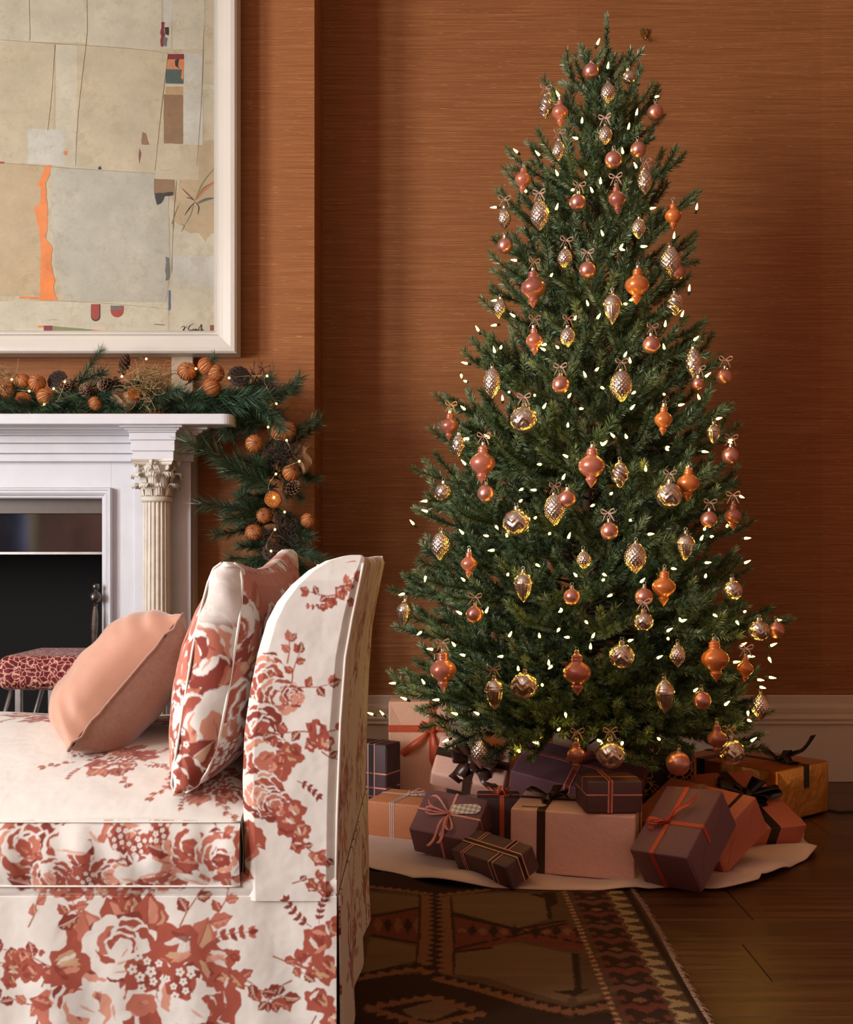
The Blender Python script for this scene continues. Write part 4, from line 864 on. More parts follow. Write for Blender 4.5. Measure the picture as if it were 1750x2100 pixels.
c = coords(rug); jit = np.random.RandomState(1).normal(0, .0012, len(c)); set_colors(rug, RC.sample(c[:, 0]+jit, c[:, 1]+np.random.RandomState(2).normal(0, .002, len(c))))
fg = MB(); r2 = random.Random(5); y = RY0
while y < RY1-.02:
    x = RX1+.006*math.sin(y*5)-.004; dx, dy = r2.uniform(.008, .020), r2.uniform(-.010, .010); fg.tube([(x, y, .006), (x+dx*.5, y+dy*.3, .007), (x+dx, y+dy, .002)], [.0016, .0014, .0008], 4, cap=False); y += r2.uniform(.004, .007)
o = fg.build('fringe', plain('fringe_wool', (150, 116, 92), .95), rug); tag(o, kind='stuff')

# ---------------------------------------------------------------- tree skirt
TCX, TCY = .52, 3.68
def skirt_r(a):                                       # outline radius by direction
    pts = [(-180, .80), (-145, .82), (-129, .765), (-109, .70), (-86, .655), (-66, .70), (-44, .69), (-16, .72), (0, .70), (40, .66), (90, .62), (140, .70), (180, .80)]
    return interp([p[0] for p in pts], [p[1] for p in pts], math.degrees(a))
m = Mat('blush_felt'); v = m.coords(); n = m.noise(v, 260, 3, .6); n2 = m.noise(v, 5, 2, .5); m.color(m.ramp(n2, [(.3, lin((204, 170, 154))), (.7, lin((220, 190, 174)))])).set(Roughness=.95, Sheen=.4, Specular=.1).bump(n, .5, .001); M['felt'] = m.m
mb = MB(); rows_ = []; NA = 260
for k in range(NA):
    a = -PI+2*PI*k/NA; row = []; wv = .6*math.sin(11*a+.5)+.4*math.sin(17*a+2)+.4*math.sin(5*a)
    for t in np.linspace(.08, 1, 40):
        rr = (skirt_r(a)+.020*wv*t**6)*t; z = .010+.026*max(0, wv+.2)*smoothstep(.70, .97, t)*(1.5 if -.95 < a < .3 else .45)+.004*math.sin(9*a+t*9)*smoothstep(.4, .8, t)-.004*smoothstep(.97, 1, t)
        row.append((TCX+rr*math.cos(a), TCY+rr*math.sin(a), max(.0085, z)))
    rows_.append(row)
mb.grid(rows_, closeu=True); sk = tag(mb.build('tree_skirt', M['felt'], smooth=True, solid=.003), 'round blush pink felt tree skirt with wavy hem under the presents', 'tree skirt')
# power cable
mb = MB(); pts = [PF(1640, 1668), PF(1700, 1664), PF(1722, 1668), PF(1752, 1667), PF(1790, 1655), PF(1850, 1640)]
mb.tube([p+Vector((0, 0, .005)) for p in pts], .0045, 8); tag(mb.build('power_cable', plain('black_rubber', (18, 20, 26), .5), smooth=True), 'thin black power cable running across the floor behind the gold box', 'cable')
# ---------------------------------------------------------------- wrapped presents
def wrap(name, rgb, rough=.55, metal=0, crumple=.25, var=.05, **kw):
    m = Mat(name); v = m.coords(); n = m.noise(v, 11, 4, .55); n2 = m.noise(v, 180, 2, .5); c = lin(rgb)
    m.color(m.ramp(n2, [(.3, tuple(x*(1-var) for x in c)), (.7, tuple(min(1, x*(1+var)) for x in c))])).set(Roughness=rough, Metallic=metal, **kw).bump(n, crumple, .012); return m.m
W = dict(plum=wrap('plum_paper', (118, 77, 84)), dplum=wrap('dark_plum_paper', (92, 62, 63)), aub=wrap('aubergine_paper', (72, 46, 50)), pink=wrap('blush_paper', (234, 184, 166), crumple=.5), peach=wrap('peach_paper', (234, 182, 152), crumple=.5), kraft=wrap('kraft_paper', (208, 134, 92), var=.08), terra=wrap('terracotta_paper', (188, 106, 80), var=.08), gold=wrap('gold_paper', (236, 160, 72), .3, .85, .6), copper=wrap('copper_paper', (190, 108, 52), .42, .6, .5))
m = Mat('black_paper_gold_sprigs'); v = m.coords((1, 1, 1)); wv = m.node('ShaderNodeTexVoronoi', feature='DISTANCE_TO_EDGE'); wv.inputs['Scale'].default_value = 46; nz = m.noise(v, 14, 2, .5); m.l.new(v, wv.inputs['Vector'])
msk = m.math('MULTIPLY', m.math('LESS_THAN', wv.outputs['Distance'], .06), m.math('GREATER_THAN', nz, .47)); m.color(m.mix(msk, lin((22, 18, 18)), lin((206, 150, 84)))).set(Roughness=.5, Metallic=m.math('MULTIPLY', msk, .7)); W['print'] = m.m
def satin(name, rgb, rough=.36, **kw):
    m = Mat(name); v = m.coords(); n = m.noise(v, 40, 3, .5); c = lin(rgb); m.color(m.ramp(n, [(.3, tuple(x*.88 for x in c)), (.7, tuple(min(1, x*1.1) for x in c))])).set(Roughness=rough, Specular=.5, **kw); return m.m
S = dict(orange=satin('orange_satin', (206, 92, 62)), red=satin('rust_satin', (190, 72, 52)), brown=satin('brown_satin', (66, 42, 34), .3), black=satin('black_satin', (24, 19, 20), .34), pink=satin('pink_satin', (226, 146, 134)), white=satin('white_satin', (232, 214, 206)), sage=satin('grey_ribbon', (150, 128, 104), .6), rvel=satin('red_velvet_ribbon', (150, 58, 50), .7))
def band(dims, axis, off, cols, parent, name='ribbon', lift=.0012, faces=None):
    """ribbon wound round a box; cols: [(from, to, material index)] across its width, mats = list"""
    stripes, mats = cols; a = dict(x=0, y=1, z=2)[axis]; b, c = [k for k in (0, 1, 2) if k != a]
    hb, hc = dims[b]/2+lift, dims[c]/2+lift; r = .004; path = []
    for sx, sy, a0 in ((1, 1, 0), (-1, 1, PI/2), (-1, -1, PI), (1, -1, 1.5*PI)):
        for k in range(4):
            t = a0+k*PI/6; path.append((sx*(hb-r)+r*math.cos(t), sy*(hc-r)+r*math.sin(t)))
    path.append(path[0]); mb = MB()
    for w0, w1, mi in stripes:
        rows_ = []
        for pb, pc_ in path:
            row = []
            for w in (w0, w1):
                q = [0, 0, 0]; q[a] = off+w; q[b] = pb; q[c] = pc_; row.append(q)
            rows_.append(row)
        mb.grid(rows_, mi)
    return mb.build(name, mats, parent, solid=.0008)
def one(w, m): return ([(-w/2, w/2, 0)], [m])
def tri(w, e, m0, m1): return ([(-w/2, -w/2+e, 0), (-w/2+e, w/2-e, 1), (w/2-e, w/2, 0)], [m0, m1])
def loop_path(L, H, ang, twist=0, n=14, open_=1.0):
    d = Vector((math.cos(ang), math.sin(ang), 0)); s = Vector((-d.y, d.x, 0)); pts, wd = [], []
    for k in range(n+1):
        t = k/n; x = L*math.sin(PI*t)**.8; z = .004+H*math.sin(PI*t)*(.15+1.5*t*(1-.25*t))*open_; sw = .25*L*math.sin(2*PI*t)*twist
        pts.append(d*x+s*sw+Vector((0, 0, z))); wd.append((s+Vector((0, 0, .35*math.sin(PI*t*2)))+d*twist*.4*(t-.5)).normalized())
    return pts, wd
def bow(parent, M4, width, loops, tails, m, knot=1.0, name='bow'):
    """loops: (angle, length, height, twist); tails: (angle, length, bend, drop) in the frame M4"""
    mb = MB()
    for a, L, H, tw in loops:
        pts, wd = loop_path(L, H, a, tw); pinch = [width*(.35+.65*math.sin(PI*k/(len(pts)-1))**.6) for k in range(len(pts))]
        mb.strip([M4@p for p in pts], [M4.to_3x3()@w for w in wd], pinch)
    for a, L, bend, drop in tails:
        pts, wd = [], []
        for k in range(11):
            t = k/10; aa = a+bend*t; 
            p = (pts[-1] if pts else Vector((0, 0, .004)))+Vector((math.cos(aa), math.sin(aa), 0))*(L/10)
            p.z = .004+.012*math.sin(PI*min(1, t*1.6))*(1 if drop >= 0 else .3)+.010*math.sin(t*7)*t*(drop == 0)-abs(drop)*t*t*(1 if drop < 0 else 0)+max(0, drop)*t*t
            pts.append(p); wd.append(Vector((-math.sin(aa), math.cos(aa), .25*math.sin(t*5))))
        mb.strip([M4@p for p in pts], [M4.to_3x3()@w.normalized() for w in wd], [width*(.4+.6*min(1, k/3)) for k in range(11)])
    o = mb.build(name, m, parent, smooth=True, solid=.0009)
    kb = MB(); w = width*.55*knot; kb.lathe([(.0005, 0), (w*.8, .002), (w, .006), (w*.9, .012), (w*.5, .016), (.0005, .017)], 12, M4@Matrix.Scale(.75, 4, (1, 0, 0))); kb.build('knot', m, o, smooth=True)
    return o
def present(name, label, fit, paper, flaps='x', bev=.005):
    loc, rot, d = fit; e = empty(name, loc, rot); tag(e, label, 'present', 'wrapped presents around the tree')
    mb = MB(); mb.box(-d[0]/2, d[0]/2, -d[1]/2, d[1]/2, -d[2]/2, d[2]/2); mb.build('wrapping', paper, e, smooth=True, bevel=bev, bseg=3)
    # folded end flaps
    for s in (-1, 1):
        if flaps == 'x': W2, face = d[1], lambda u, v, k: (s*(d[0]/2+k), u, v)
        else: W2, face = d[0], lambda u, v, k: (u, s*(d[1]/2+k), v)
        H2 = d[2]; q = min(W2*.45, H2*.62); f = .93
        for tri_, k in ((((-W2/2*f, -H2/2*f), (-W2/2*f, H2/2*f), (-W2/2+q, 0)), .0010), (((W2/2*f, -H2/2*f), (W2/2*f, H2/2*f), (W2/2-q, 0)), .0010), (((-W2/2*f, -H2/2*f), (W2/2*f, -H2/2*f), (W2/2-q*.9, H2*.06), (-W2/2+q*.9, H2*.06)), .0020)):
            fb = MB(); n = len(tri_); fb.add([face(u, v, kk) for kk in (-.001, k) for u, v in tri_], [tuple(range(n)), tuple(range(2*n-1, n-1, -1))]+[(i, (i+1) % n, n+(i+1) % n, n+i) for i in range(n)])
            bm = fb.build('end_flap', paper, e); b2 = bmesh.new(); b2.from_mesh(bm.data); bmesh.ops.recalc_face_normals(b2, faces=b2.faces); b2.to_mesh(bm.data); b2.free()
    return e, d
T4 = lambda x, y, z: Matrix.Translation((x, y, z))
def tagcard(parent, M4, w, h, m, nm='gift_tag'):
    mb = MB(); pts = [(-w/2, -h/2), (w/2-.012, -h/2), (w/2, -h/2+.012), (w/2, h/2-.012), (w/2-.012, h/2), (-w/2, h/2)]; n = 6
    mb.add([M4@Vector((x, y, z)) for z in (0, .0012) for x, y in pts], [tuple(range(n-1, -1, -1)), tuple(range(n, 2*n))]+[(i, (i+1) % n, n+(i+1) % n, n+i) for i in range(n)]); return mb.build(nm, m, parent)
m = Mat('geometric_tag'); v = m.coords((60, 60, 60)); ch = m.node('ShaderNodeTexChecker'); ch.inputs['Scale'].default_value = 1.6; ch.inputs['Color1'].default_value = (*lin((226, 212, 200)), 1); ch.inputs['Color2'].default_value = (*lin((168, 152, 140)), 1)
mp = m.node('ShaderNodeMapping'); mp.inputs['Rotation'].default_value = (0, 0, .78); m.l.new(v, mp.inputs['Vector']); m.l.new(mp.outputs[0], ch.inputs['Vector']); m.color(ch.outputs[0]).set(Roughness=.6); geo_tag = m.m
m = Mat('marbled_tag'); v = m.coords(); n = m.noise(v, 55, 2, .6); m.color(m.ramp(n, [(.45, lin((228, 214, 204))), (.5, lin((40, 34, 34))), (.57, lin((228, 214, 204)))])).set(Roughness=.6); mar_tag = m.m
pale_tag = paper('tag_card', (222, 186, 172), .1)
# the large pink box in front
e, d = present('gift_box', 'big pale pink wrapped box with wide brown satin ribbon on the tree skirt', ((.4355, 3.2362, .1045), (.0225, .0125, -.2694), (.3482, .2264, .1788)), W['pink'])
band(d, 'x', -.087, one(.024, S['brown']), e); band(d, 'y', .03, one(.024, S['brown']), e)
bow(e, T4(-.082, .03, d[2]/2+.002), .026, [(2.9, .075, .02, .3), (.2, .05, .03, .2), (1.3, .05, .03, .3), (-1.2, .045, .03, -.3)], [(.0, .075, .3, 0), (-1.9, .05, .3, 0)], S['brown'], 1.0)
tagcard(e, T4(-.115, -.07, d[2]/2+.003)@Matrix.Rotation(.15, 4, 'Z'), .07, .032, pale_tag)
# small plum box on top of it
e, d = present('gift_box', 'small dark plum box with pink and red striped ribbon on top of the pink box', ((.5151, 3.1762, .2402), (.02, .015, .0781), (.1556, .1432, .0877)), W['dplum'])
rb = tri(.014, .004, S['pink'], S['rvel']); band(d, 'x', -.012, rb, e); band(d, 'y', -.015, tri(.010, .003, S['pink'], S['rvel']), e); band(d, 'z', .006, one(.004, S['pink']), e)
# right front plum
e, d = present('gift_box', 'tilted plum box with rust red ribbon and bow in front of the kraft box', ((.704, 3.0685, .137), (.6049, -.0499, -.7439), (.1735, .2524, .1291)), W['plum'])
band(d, 'x', -.018, one(.013, S['red']), e); band(d, 'y', -.012, one(.013, S['red']), e)
bow(e, T4(-.018, -.012, d[2]/2+.0015), .014, [(3.6, .05, .022, .4)], [(1.0, .095, -.25, .03), (3.9, .05, -.3, 0)], S['red'])
# terracotta kraft box behind it
e, d = present('gift_box', 'light terracotta paper box with thin grey ribbon leaning behind the plum box', ((.802, 3.325, .114), (.513, .0151, -.9663), (.3265, .2127, .1173)), W['terra'])
band(d, 'x', -.03, one(.012, S['sage']), e); band(d, 'x', .115, one(.012, S['brown']), e)
e, d = present('gift_box', 'flat terracotta box with broad black ribbon bow beside the gold box', ((1.0172, 3.5803, .1027), (.4295, 0, .3776), (.2386, .3001, .0717)), W['terra'])
band(d, 'y', .02, one(.035, S['black']), e); band(d, 'x', .0, one(.035, S['black']), e)
bow(e, T4(.01, .02, d[2]/2+.002), .045, [(2.8, .10, .03, .3), (-.3, .10, .035, -.3), (.5, .07, .03, .2), (-1.0, .07, .03, .2)], [(-1.4, .10, .3, -.02), (2.2, .09, .3, 0)], S['black'])
e, d = present('gift_box', 'large shiny gold box with black ribbon against the skirting board', ((1.1646, 4.018, .097), (0, 0, -.8853), (.4159, .3221, .1783)), W['gold'])
band(d, 'x', -.10, one(.035, S['black']), e); band(d, 'y', .02, one(.030, S['black']), e)
bow(e, T4(.10, .02, d[2]/2+.002), .035, [(3.3, .06, .03, .2), (1.5, .05, .03, .2)], [(.6, .11, .5, .085), (-.4, .08, .2, 0)], S['black'])
# front dark box
e, d = present('gift_box', 'small chocolate plum box with double pink edged black ribbon at the skirt hem', ((.190, 3.125, .0635), (.4066, .0023, -.9156), (.2312, .1089, .0722)), W['aub'] if False else W['dplum'])
rb = tri(.020, .004, S['pink'], S['black']); band(d, 'x', .055, rb, e); band(d, 'x', -.065, tri(.013, .0035, S['pink'], S['black']), e); band(d, 'y', .0, tri(.020, .004, S['pink'], S['black']), e, lift=.002)
# plum with tag
e, d = present('gift_box', 'plum box with thin pink ribbon and geometric patterned tag', ((.074, 3.33, .106), (.66, .10, -.38), (.196, .158, .105)), W['plum'])
band(d, 'x', -.0, one(.007, S['pink']), e); band(d, 'y', .0, one(.007, S['pink']), e)
bow(e, T4(0, 0, d[2]/2+.001), .008, [(2.7, .075, .02, .8), (3.3, .07, .015, .6), (-1.2, .07, .012, .5)], [(-1.75, .12, .1, 0), (-1.45, .105, -.1, 0)], S['pink'])
tagcard(e, T4(.045, .028, d[2]/2+.0025)@Matrix.Rotation(.25, 4, 'Z'), .088, .036, geo_tag)
e, d = present('gift_box', 'kraft orange box with white ribbon and marbled black and white tag', ((-.0668, 3.66, .066), (.02, .0, -.42), (.20, .19, .112)), W['kraft'])
for q in (-.006, 0, .006): band(d, 'x', -.005+q, one(.003, S['white']), e); 
band(d, 'y', .03, one(.008, S['white']), e); tagcard(e, T4(.03, .04, d[2]/2+.003)@Matrix.Rotation(.2, 4, 'Z'), .085, .05, mar_tag); bow(e, T4(.0, .03, d[2]/2+.001), .006, [(.4, .05, .012, .6)], [(.6, .08, .2, 0)], S['pink'])
e, d = present('gift_box', 'pale pink box propped up with big chocolate satin bow beneath low branches', ((.160, 3.995, .155), (.7946, .2, -.1414), (.262, .1728, .0815)), W['pink'], bev=.012)
band(d, 'x', -.0, one(.030, S['brown']), e); band(d, 'y', .01, one(.034, S['brown']), e)
bow(e, T4(0, 0, d[2]/2+.002), .045, [(2.6, .085, .04, .4), (3.5, .075, .04, -.3), (-.3, .09, .04, .3), (.5, .085, .035, -.3), (-1.1, .06, .03, .3)], [(-2.1, .10, .2, 0), (-.7, .12, -.2, 0)], S['brown'], 1.1)
e, d = present('gift_box', 'upright peach box tied with orange satin ribbon next to the skirting', ((-.03, 4.19, .19), (0, 0, -.03), (.215, .15, .368)), W['peach'], flaps='y')
band(d, 'z', .085, one(.026, S['orange']), e); band(d, 'x', .055, one(.026, S['orange']), e)
bow(e, T4(.055, -d[1]/2-.002, .085)@Matrix.Rotation(PI/2, 4, 'X'), .028, [(2.7, .05, .03, .3), (.3, .06, .03, .3), (1.2, .05, .03, .3)], [(3.85, .20, -.05, 0), (-1.5, .18, .05, 0)], S['orange'])
e, d = present('gift_box', 'aubergine box with pink pinstripe ribbons standing behind the sofa', ((-.222, 4.0, .128), (0, 0, -.5), (.24, .1, .245)), W['aub'])
for q in (-.06, -.03, .02): band(d, 'z', q, one(.005, S['pink']), e)
band(d, 'x', .06, tri(.03, .004, S['pink'], S['black']), e)
e, d = present('gift_box', 'dark plum box with small orange bow between two plum boxes', ((.22, 3.432, .094), (0, 0, -.05), (.13, .11, .168)), W['aub'])
band(d, 'x', .01, one(.014, S['orange']), e); band(d, 'y', -.01, one(.014, S['orange']), e); bow(e, T4(.0, -.01, d[2]/2+.001), .013, [(2.8, .035, .02, .3), (.3, .035, .02, .3), (1.4, .03, .02, .2)], [(-.6, .04, .2, 0)], S['orange'])
e, d = present('gift_box', 'large purple box with crossing pink edged velvet ribbon below the tree', ((.49, 3.635, .160), (.2828, .20, -.3066), (.40, .25, .13)), W['plum'])
rb = tri(.022, .004, S['pink'], S['rvel']); band(d, 'x', -.015, rb, e); band(d, 'y', .03, tri(.014, .003, S['pink'], S['rvel']), e); bow(e, T4(-.015, .03, d[2]/2+.001), .016, [(1.0, .06, .03, .3), (-2.2, .05, .03, .3)], [], S['rvel'])
e, d = present('gift_box', 'black box printed with gold sprigs behind the terracotta box', ((.815, 3.92, .130), (0, 0, .1), (.2, .14, .245)), W['print'])
band(d, 'x', .0, one(.012, S['black']), e)
e, d = present('gift_box', 'copper foil box tucked behind the pink box with the chocolate bow', ((.335, 4.31, .124), (0, 0, .05), (.28, .13, .235)), W['copper'])
band(d, 'x', .03, one(.016, S['red']), e)
# ---------------------------------------------------------------- mantel garland
m = Mat('pine_needle'); oi = m.node('ShaderNodeObjectInfo'); v = m.coords(); n = m.noise(v, 30, 2, .5)
c_ = m.ramp(n, [(.3, lin((36, 56, 34))), (.55, lin((62, 92, 62))), (.8, lin((112, 134, 104)))]); c_ = m.mix(m.math('MULTIPLY', oi.outputs['Random'], .35), c_, lin((44, 80, 70))); m.color(c_).set(Roughness=.36, Specular=.5); M['pine'] = m.m
M['bark'] = plain('brown_bark', (72, 50, 34), .85, var=.3, scale=60, bump=.4)
def needle(mb, p, d, L, w, m=0):
    s = d.cross(Vector((R.uniform(-1, 1), R.uniform(-1, 1), R.uniform(-1, 1)))); s = s.normalized()*w/2
    q = p+d*L; mid = p+d*L*.55; mb.add([p-s*.8, p+s*.8, mid+s, q, mid-s], [(0, 1, 2, 3, 4)], m)
def pine_sprig(L, n, nl):
    mb = MB(); pts = [Vector((0, 0, 0))]; d = Vector((1, 0, 0))
    for k in range(6): d = (d+Vector((0, R.uniform(-.12, .12), R.uniform(-.06, .12)))).normalized(); pts.append(pts[-1]+d*L/6)
    mb.tube(pts, [.0032-.0003*k for k in range(7)], 5, 1)
    for i in range(n):
        t = .08+.92*(i/n); k = min(5, int(t*6)); p = pts[k].lerp(pts[k+1], t*6-k if k < 6 else 1); d = (pts[k+1]-pts[k]).normalized()
        a = R.uniform(0, 6.283); o = d.orthogonal().normalized(); o = Matrix.Rotation(a, 3, d)@o; fa = R.uniform(.45, .95)
        needle(mb, p, (d*math.cos(fa)+o*math.sin(fa)+Vector((0, 0, .08))).normalized(), nl*R.uniform(.7, 1.1), .0017)
    return mb
garland = tag(empty('pine_garland', (-.75, 4.03, MANTEL)), 'long needled pine garland lying along the mantel shelf and trailing off its end', 'garland')
garland.matrix_basis = Matrix.Translation(garland.location)
SPR = []
for k in range(6): o = pine_sprig((.16, .2, .24, .14, .18, .22)[k], 300, .058).build('sprig', [M['pine'], M['bark']]); SPR.append(o)
first = set()
def put_sprig(p, d, roll, sc_=1.0, up=None):
    k = R.randrange(6); o = SPR[k]
    if k in first: o = o.copy(); link(o)
    first.add(k); o.parent = garland; o.matrix_parent_inverse = garland.matrix_basis.inverted()
    q = Vector(d).normalized().to_track_quat('X', 'Z').to_matrix().to_4x4()
    o.matrix_basis = Matrix.Translation(p)@q@Matrix.Rotation(roll, 4, 'X')@Matrix.Scale(sc_, 4); return o
for i in range(84):                                   # along the shelf
    x = -1.95+i*.0150; y = 4.015+R.uniform(-.06, .04)
    put_sprig((x, y, MANTEL+.022+R.uniform(0, .045)), (R.choice((-1, 1, 1))*1.0, R.uniform(-.7, .08), R.uniform(.02, .26)), R.uniform(0, 6), R.uniform(.7, 1))
HANG = [(505, 800), (545, 850), (575, 910), (570, 980), (560, 1050), (565, 1110), (575, 1165)]
def hang(t):
    k = min(len(HANG)-2, int(t*(len(HANG)-1))); f = t*(len(HANG)-1)-k; a, b = HANG[k], HANG[k+1]
    return P(a[0]+(b[0]-a[0])*f, a[1]+(b[1]-a[1])*f, 4.02+.09*t)
for i in range(58):
    t = i/57; p = hang(t); sgn = R.choice((-1, -1, 1)); put_sprig(p+Vector((R.uniform(-.02, .02), R.uniform(-.02, .05), 0)), (sgn*R.uniform(.3, .9), R.uniform(-.8, -.05), R.uniform(-.9, .3)), R.uniform(0, 6), R.uniform(.7, 1.0))
for (xa, ya, xb, yb, s_) in ((520, 830, 615, 775, .95), (560, 840, 605, 770, .8), (560, 1000, 430, 905, 1.15), (570, 1010, 440, 925, 1.0), (560, 1060, 445, 1020, 1.05), (560, 1060, 445, 1045, .95), (560, 1120, 465, 1120, .95), (570, 1130, 480, 1160, .9), (585, 1090, 660, 1105, .8), (590, 1130, 665, 1140, .8), (500, 800, 560, 850, 1), (500, 790, 570, 880, 1), (380, 790, 440, 745, .6), (160, 790, 190, 735, .8), (140, 785, 230, 770, .9), (400, 800, 520, 840, 1), (330, 818, 480, 822, 1), (60, 820, 130, 828, .9), (180, 820, 260, 826, .9), (570, 1150, 620, 1190, .9), (560, 1140, 510, 1190, .9)):
    pa, pb = P(xa, ya, 3.99), P(xb, yb, 3.93); put_sprig(pa, pb-pa, R.uniform(0, 6), (pb-pa).length/.2*.95+.1*s_)
# --- things wired into it
M['opeel'] = plain('dried_orange_peel', (164, 92, 44), .6, var=.2, scale=40, bump=.4); M['opith'] = plain('dried_pith', (222, 190, 138), .8, var=.1); M['ocore'] = plain('dried_orange_flesh', (196, 122, 44), .5, var=.25, scale=60, Subsurface=.1)
M['cone'] = plain('pine_cone_scale', (86, 60, 44), .7, var=.3, scale=80, bump=.3); M['conet'] = plain('pine_cone_tip', (138, 110, 88), .75, var=.2); M['pod'] = plain('lotus_pod', (52, 34, 28), .75, var=.25, scale=50, bump=.5)
M['gtwig'] = plain('gold_brushed_twig', (166, 140, 98), .5, .2, var=.3, scale=50); M['dtwig'] = plain('dark_twig', (52, 38, 34), .8, var=.3); M['hess'] = plain('hessian', (176, 138, 104), .95, var=.2, scale=260, bump=.5)
GL = lambda d: 'on the mantel garland' if d else 'in the trailing end of the garland'
def orange_ball():
    e = empty('dried_orange'); mb = MB(); r = .034
    prof = [(.0008, -r*.90)]+[(r*math.sin(a), -r*.92*math.cos(a)) for a in np.linspace(.15, PI-.15, 17)]+[(.0008, r*.90)]
    def fn(r_, z, a):
        q = abs(((a*10/(2*PI)) % 1)-.5)*2; return r_*(1+.035*math.cos(10*a))-(.0045 if q > .80 else 0)*math.sqrt(max(0, 1-(z/r)**2))**.5*(abs(z) < .03)
    mb.lathe(prof, 120, fn=fn)
    for i, f in enumerate(mb.f):
        vs = [mb.v[k] for k in f]; a = math.atan2(sum(v[1] for v in vs), sum(v[0] for v in vs)) % (2*PI); q = abs(((a*10/(2*PI)) % 1)-.5)*2; z = sum(v[2] for v in vs)/4
        if q > .80 and abs(z) < .028: mb.mi[i] = 1
    o = mb.build('peel', [M['opeel'], M['opith']], e, smooth=True, angle=.7)
    b = MB(); b.lathe([(.004, r*.88), (.005, r*.93), (.0005, r*.95)], 8); b.build('stem_end', M['cone'], e); return e
def orange_slices(n=3):
    e = empty('dried_orange_slices')
    for i in range(n):
        mb = MB(); r = .036-.001*i; z0 = i*.0065; tl = Matrix.Translation((.003*math.sin(i*2), .003*math.cos(i*2), z0))@Matrix.Rotation(.08*math.sin(i*3), 4, 'X')
        mb.lathe([(.0005, 0), (r*.9, -.0008), (r, .001), (r, .004), (r*.92, .0052), (r*.88, .0046), (r*.82, .0038), (.004, .0038), (.0005, .0045)], 60, tl, fn=lambda r_, z, a: r_*(1+.02*math.cos(7*a)))
        o = mb.build('slice_rind', M['opeel'] if i < n-1 else [M['opeel']], e, smooth=True, angle=.6)
        for k in range(9):
            sb = MB(); a0, a1 = k*2*PI/9+.05, (k+1)*2*PI/9-.05; rr = r*.80; pts = [(rr*.16, (a0+a1)/2)]+[(rr, a) for a in np.linspace(a0, a1, 5)]
            sb.add([tl@Vector((q*math.cos(a), q*math.sin(a), z)) for z in (.003, .0052) for q, a in pts], [tuple(range(5, -1, -1)), tuple(range(6, 12))]+[(j, (j+1) % 6, 6+(j+1) % 6, 6+j) for j in range(6)])
            sb.build('segment', M['ocore'], o)
    return e
def pine_cone(L=.075, r=.03):
    e = empty('pine_cone'); mb = MB(); mb.lathe([(.0005, -L*.5), (r*.35, -L*.45), (r*.45, -L*.2), (r*.3, L*.3), (.0005, L*.48)], 12); mb.build('core', M['cone'], e, smooth=True)
    sc_b = MB(); sc_b.add([(0, -.004, 0), (0, .004, 0), (.55, -.010, .001), (.55, .010, .001), (.9, -.0085, .003), (.9, .0085, .003), (1.0, 0, .0045), (.55, 0, .004), (.92, 0, .007)], [(0, 1, 3, 7, 2), (2, 7, 8, 4), (7, 3, 5, 8), (4, 8, 6), (8, 5, 6), (0, 2, 4, 6, 5, 3, 1)]); sc_b.mi[1:5] = [0, 0, 1, 1]
    p = None
    for i in range(58):
        t = i/58; z = -L*.46+L*.9*t; a = i*2.39996; rr = r*(math.sin(PI*min(1, .12+.88*(t*.80+.12)))**.8)*(1 if t > .1 else .8)
        o = sc_b.build('scale', [M['cone'], M['conet']], e) if p is None else p.copy()
        if p is not None: link(o, e)
        p = p or o; o.matrix_basis = Matrix.Translation((0, 0, z))@Matrix.Rotation(a, 4, 'Z')@Matrix.Rotation(-.55-.5*t+.9*(t < .12), 4, 'Y')@Matrix.Diagonal((rr*1.05, 1-.35*t, 1, 1))
    return e
def lotus():
    e = empty('lotus_pod'); mb = MB(); mb.lathe([(.0005, -.055), (.006, -.05), (.014, -.036), (.027, -.016), (.037, -.003), (.039, .002), (.036, .0045), (.0005, .007)], 40, fn=lambda r_, z, a: r_*(1+.04*math.cos(11*a)*(z < .003))); mb.build('head', M['pod'], e, smooth=True)
    for rr, n in ((0, 1), (.0125, 6), (.0245, 11)):
        for k in range(n):
            a = k*2*PI/n+rr*40; hb2 = MB(); q = Matrix.Translation((rr*math.cos(a), rr*math.sin(a), .0062-rr*.05)); hb2.lathe([(.0005, .0003), (.0034, .0003), (.0037, .0034), (.0045, .0034), (.0052, -.001)], 10, q); hb2.build('seed_hole', M['pod'], e)
    return e
def twig_bundle(m, n=26, L=.12, curl=1.0, name='twig_bundle'):
    e = empty(name)
    for i in range(n):
        mb = MB(); p = Vector((R.gauss(0, .018), R.gauss(0, .012), R.gauss(0, .008))); d = Vector((R.uniform(-1, 1), R.uniform(-1, .3), R.uniform(-.3, 1))).normalized(); pts = [p]
        for k in range(9):
            d = (d+Vector((R.gauss(0, .38), R.gauss(0, .38), R.gauss(0, .38)))*curl).normalized(); p = p+d*L/9; pts.append(p)
            if k in (4, 6) and R.random() < .6:
                q, dd = p, (d+Vector((R.gauss(0, .8), R.gauss(0, .8), R.gauss(0, .8)))).normalized(); mb.tube([q, q+dd*.018, q+dd*.03+Vector((0, 0, .006))], [.0011, .0009, .0005], 4)
        mb.tube(pts, list(np.linspace(.0019, .0009, 10)), 5); mb.build('twig', m, e, smooth=True)
    return e
def place(e, px, py, Y, rot, sc_=1.0): e.location = P(px, py, Y); e.rotation_euler = rot; e.scale = (sc_,)*3; return e
proto_o = orange_ball(); used = [False]
def orange(px, py, Y, rot, sc_, label, group=None):
    e = copy_tree(proto_o) if used[0] else proto_o; used[0] = True; place(e, px, py, Y, rot, sc_); return tag(e, label, 'dried orange', group)
G1, G2 = 'dried oranges on the mantel garland', 'dried oranges in the hanging garland'
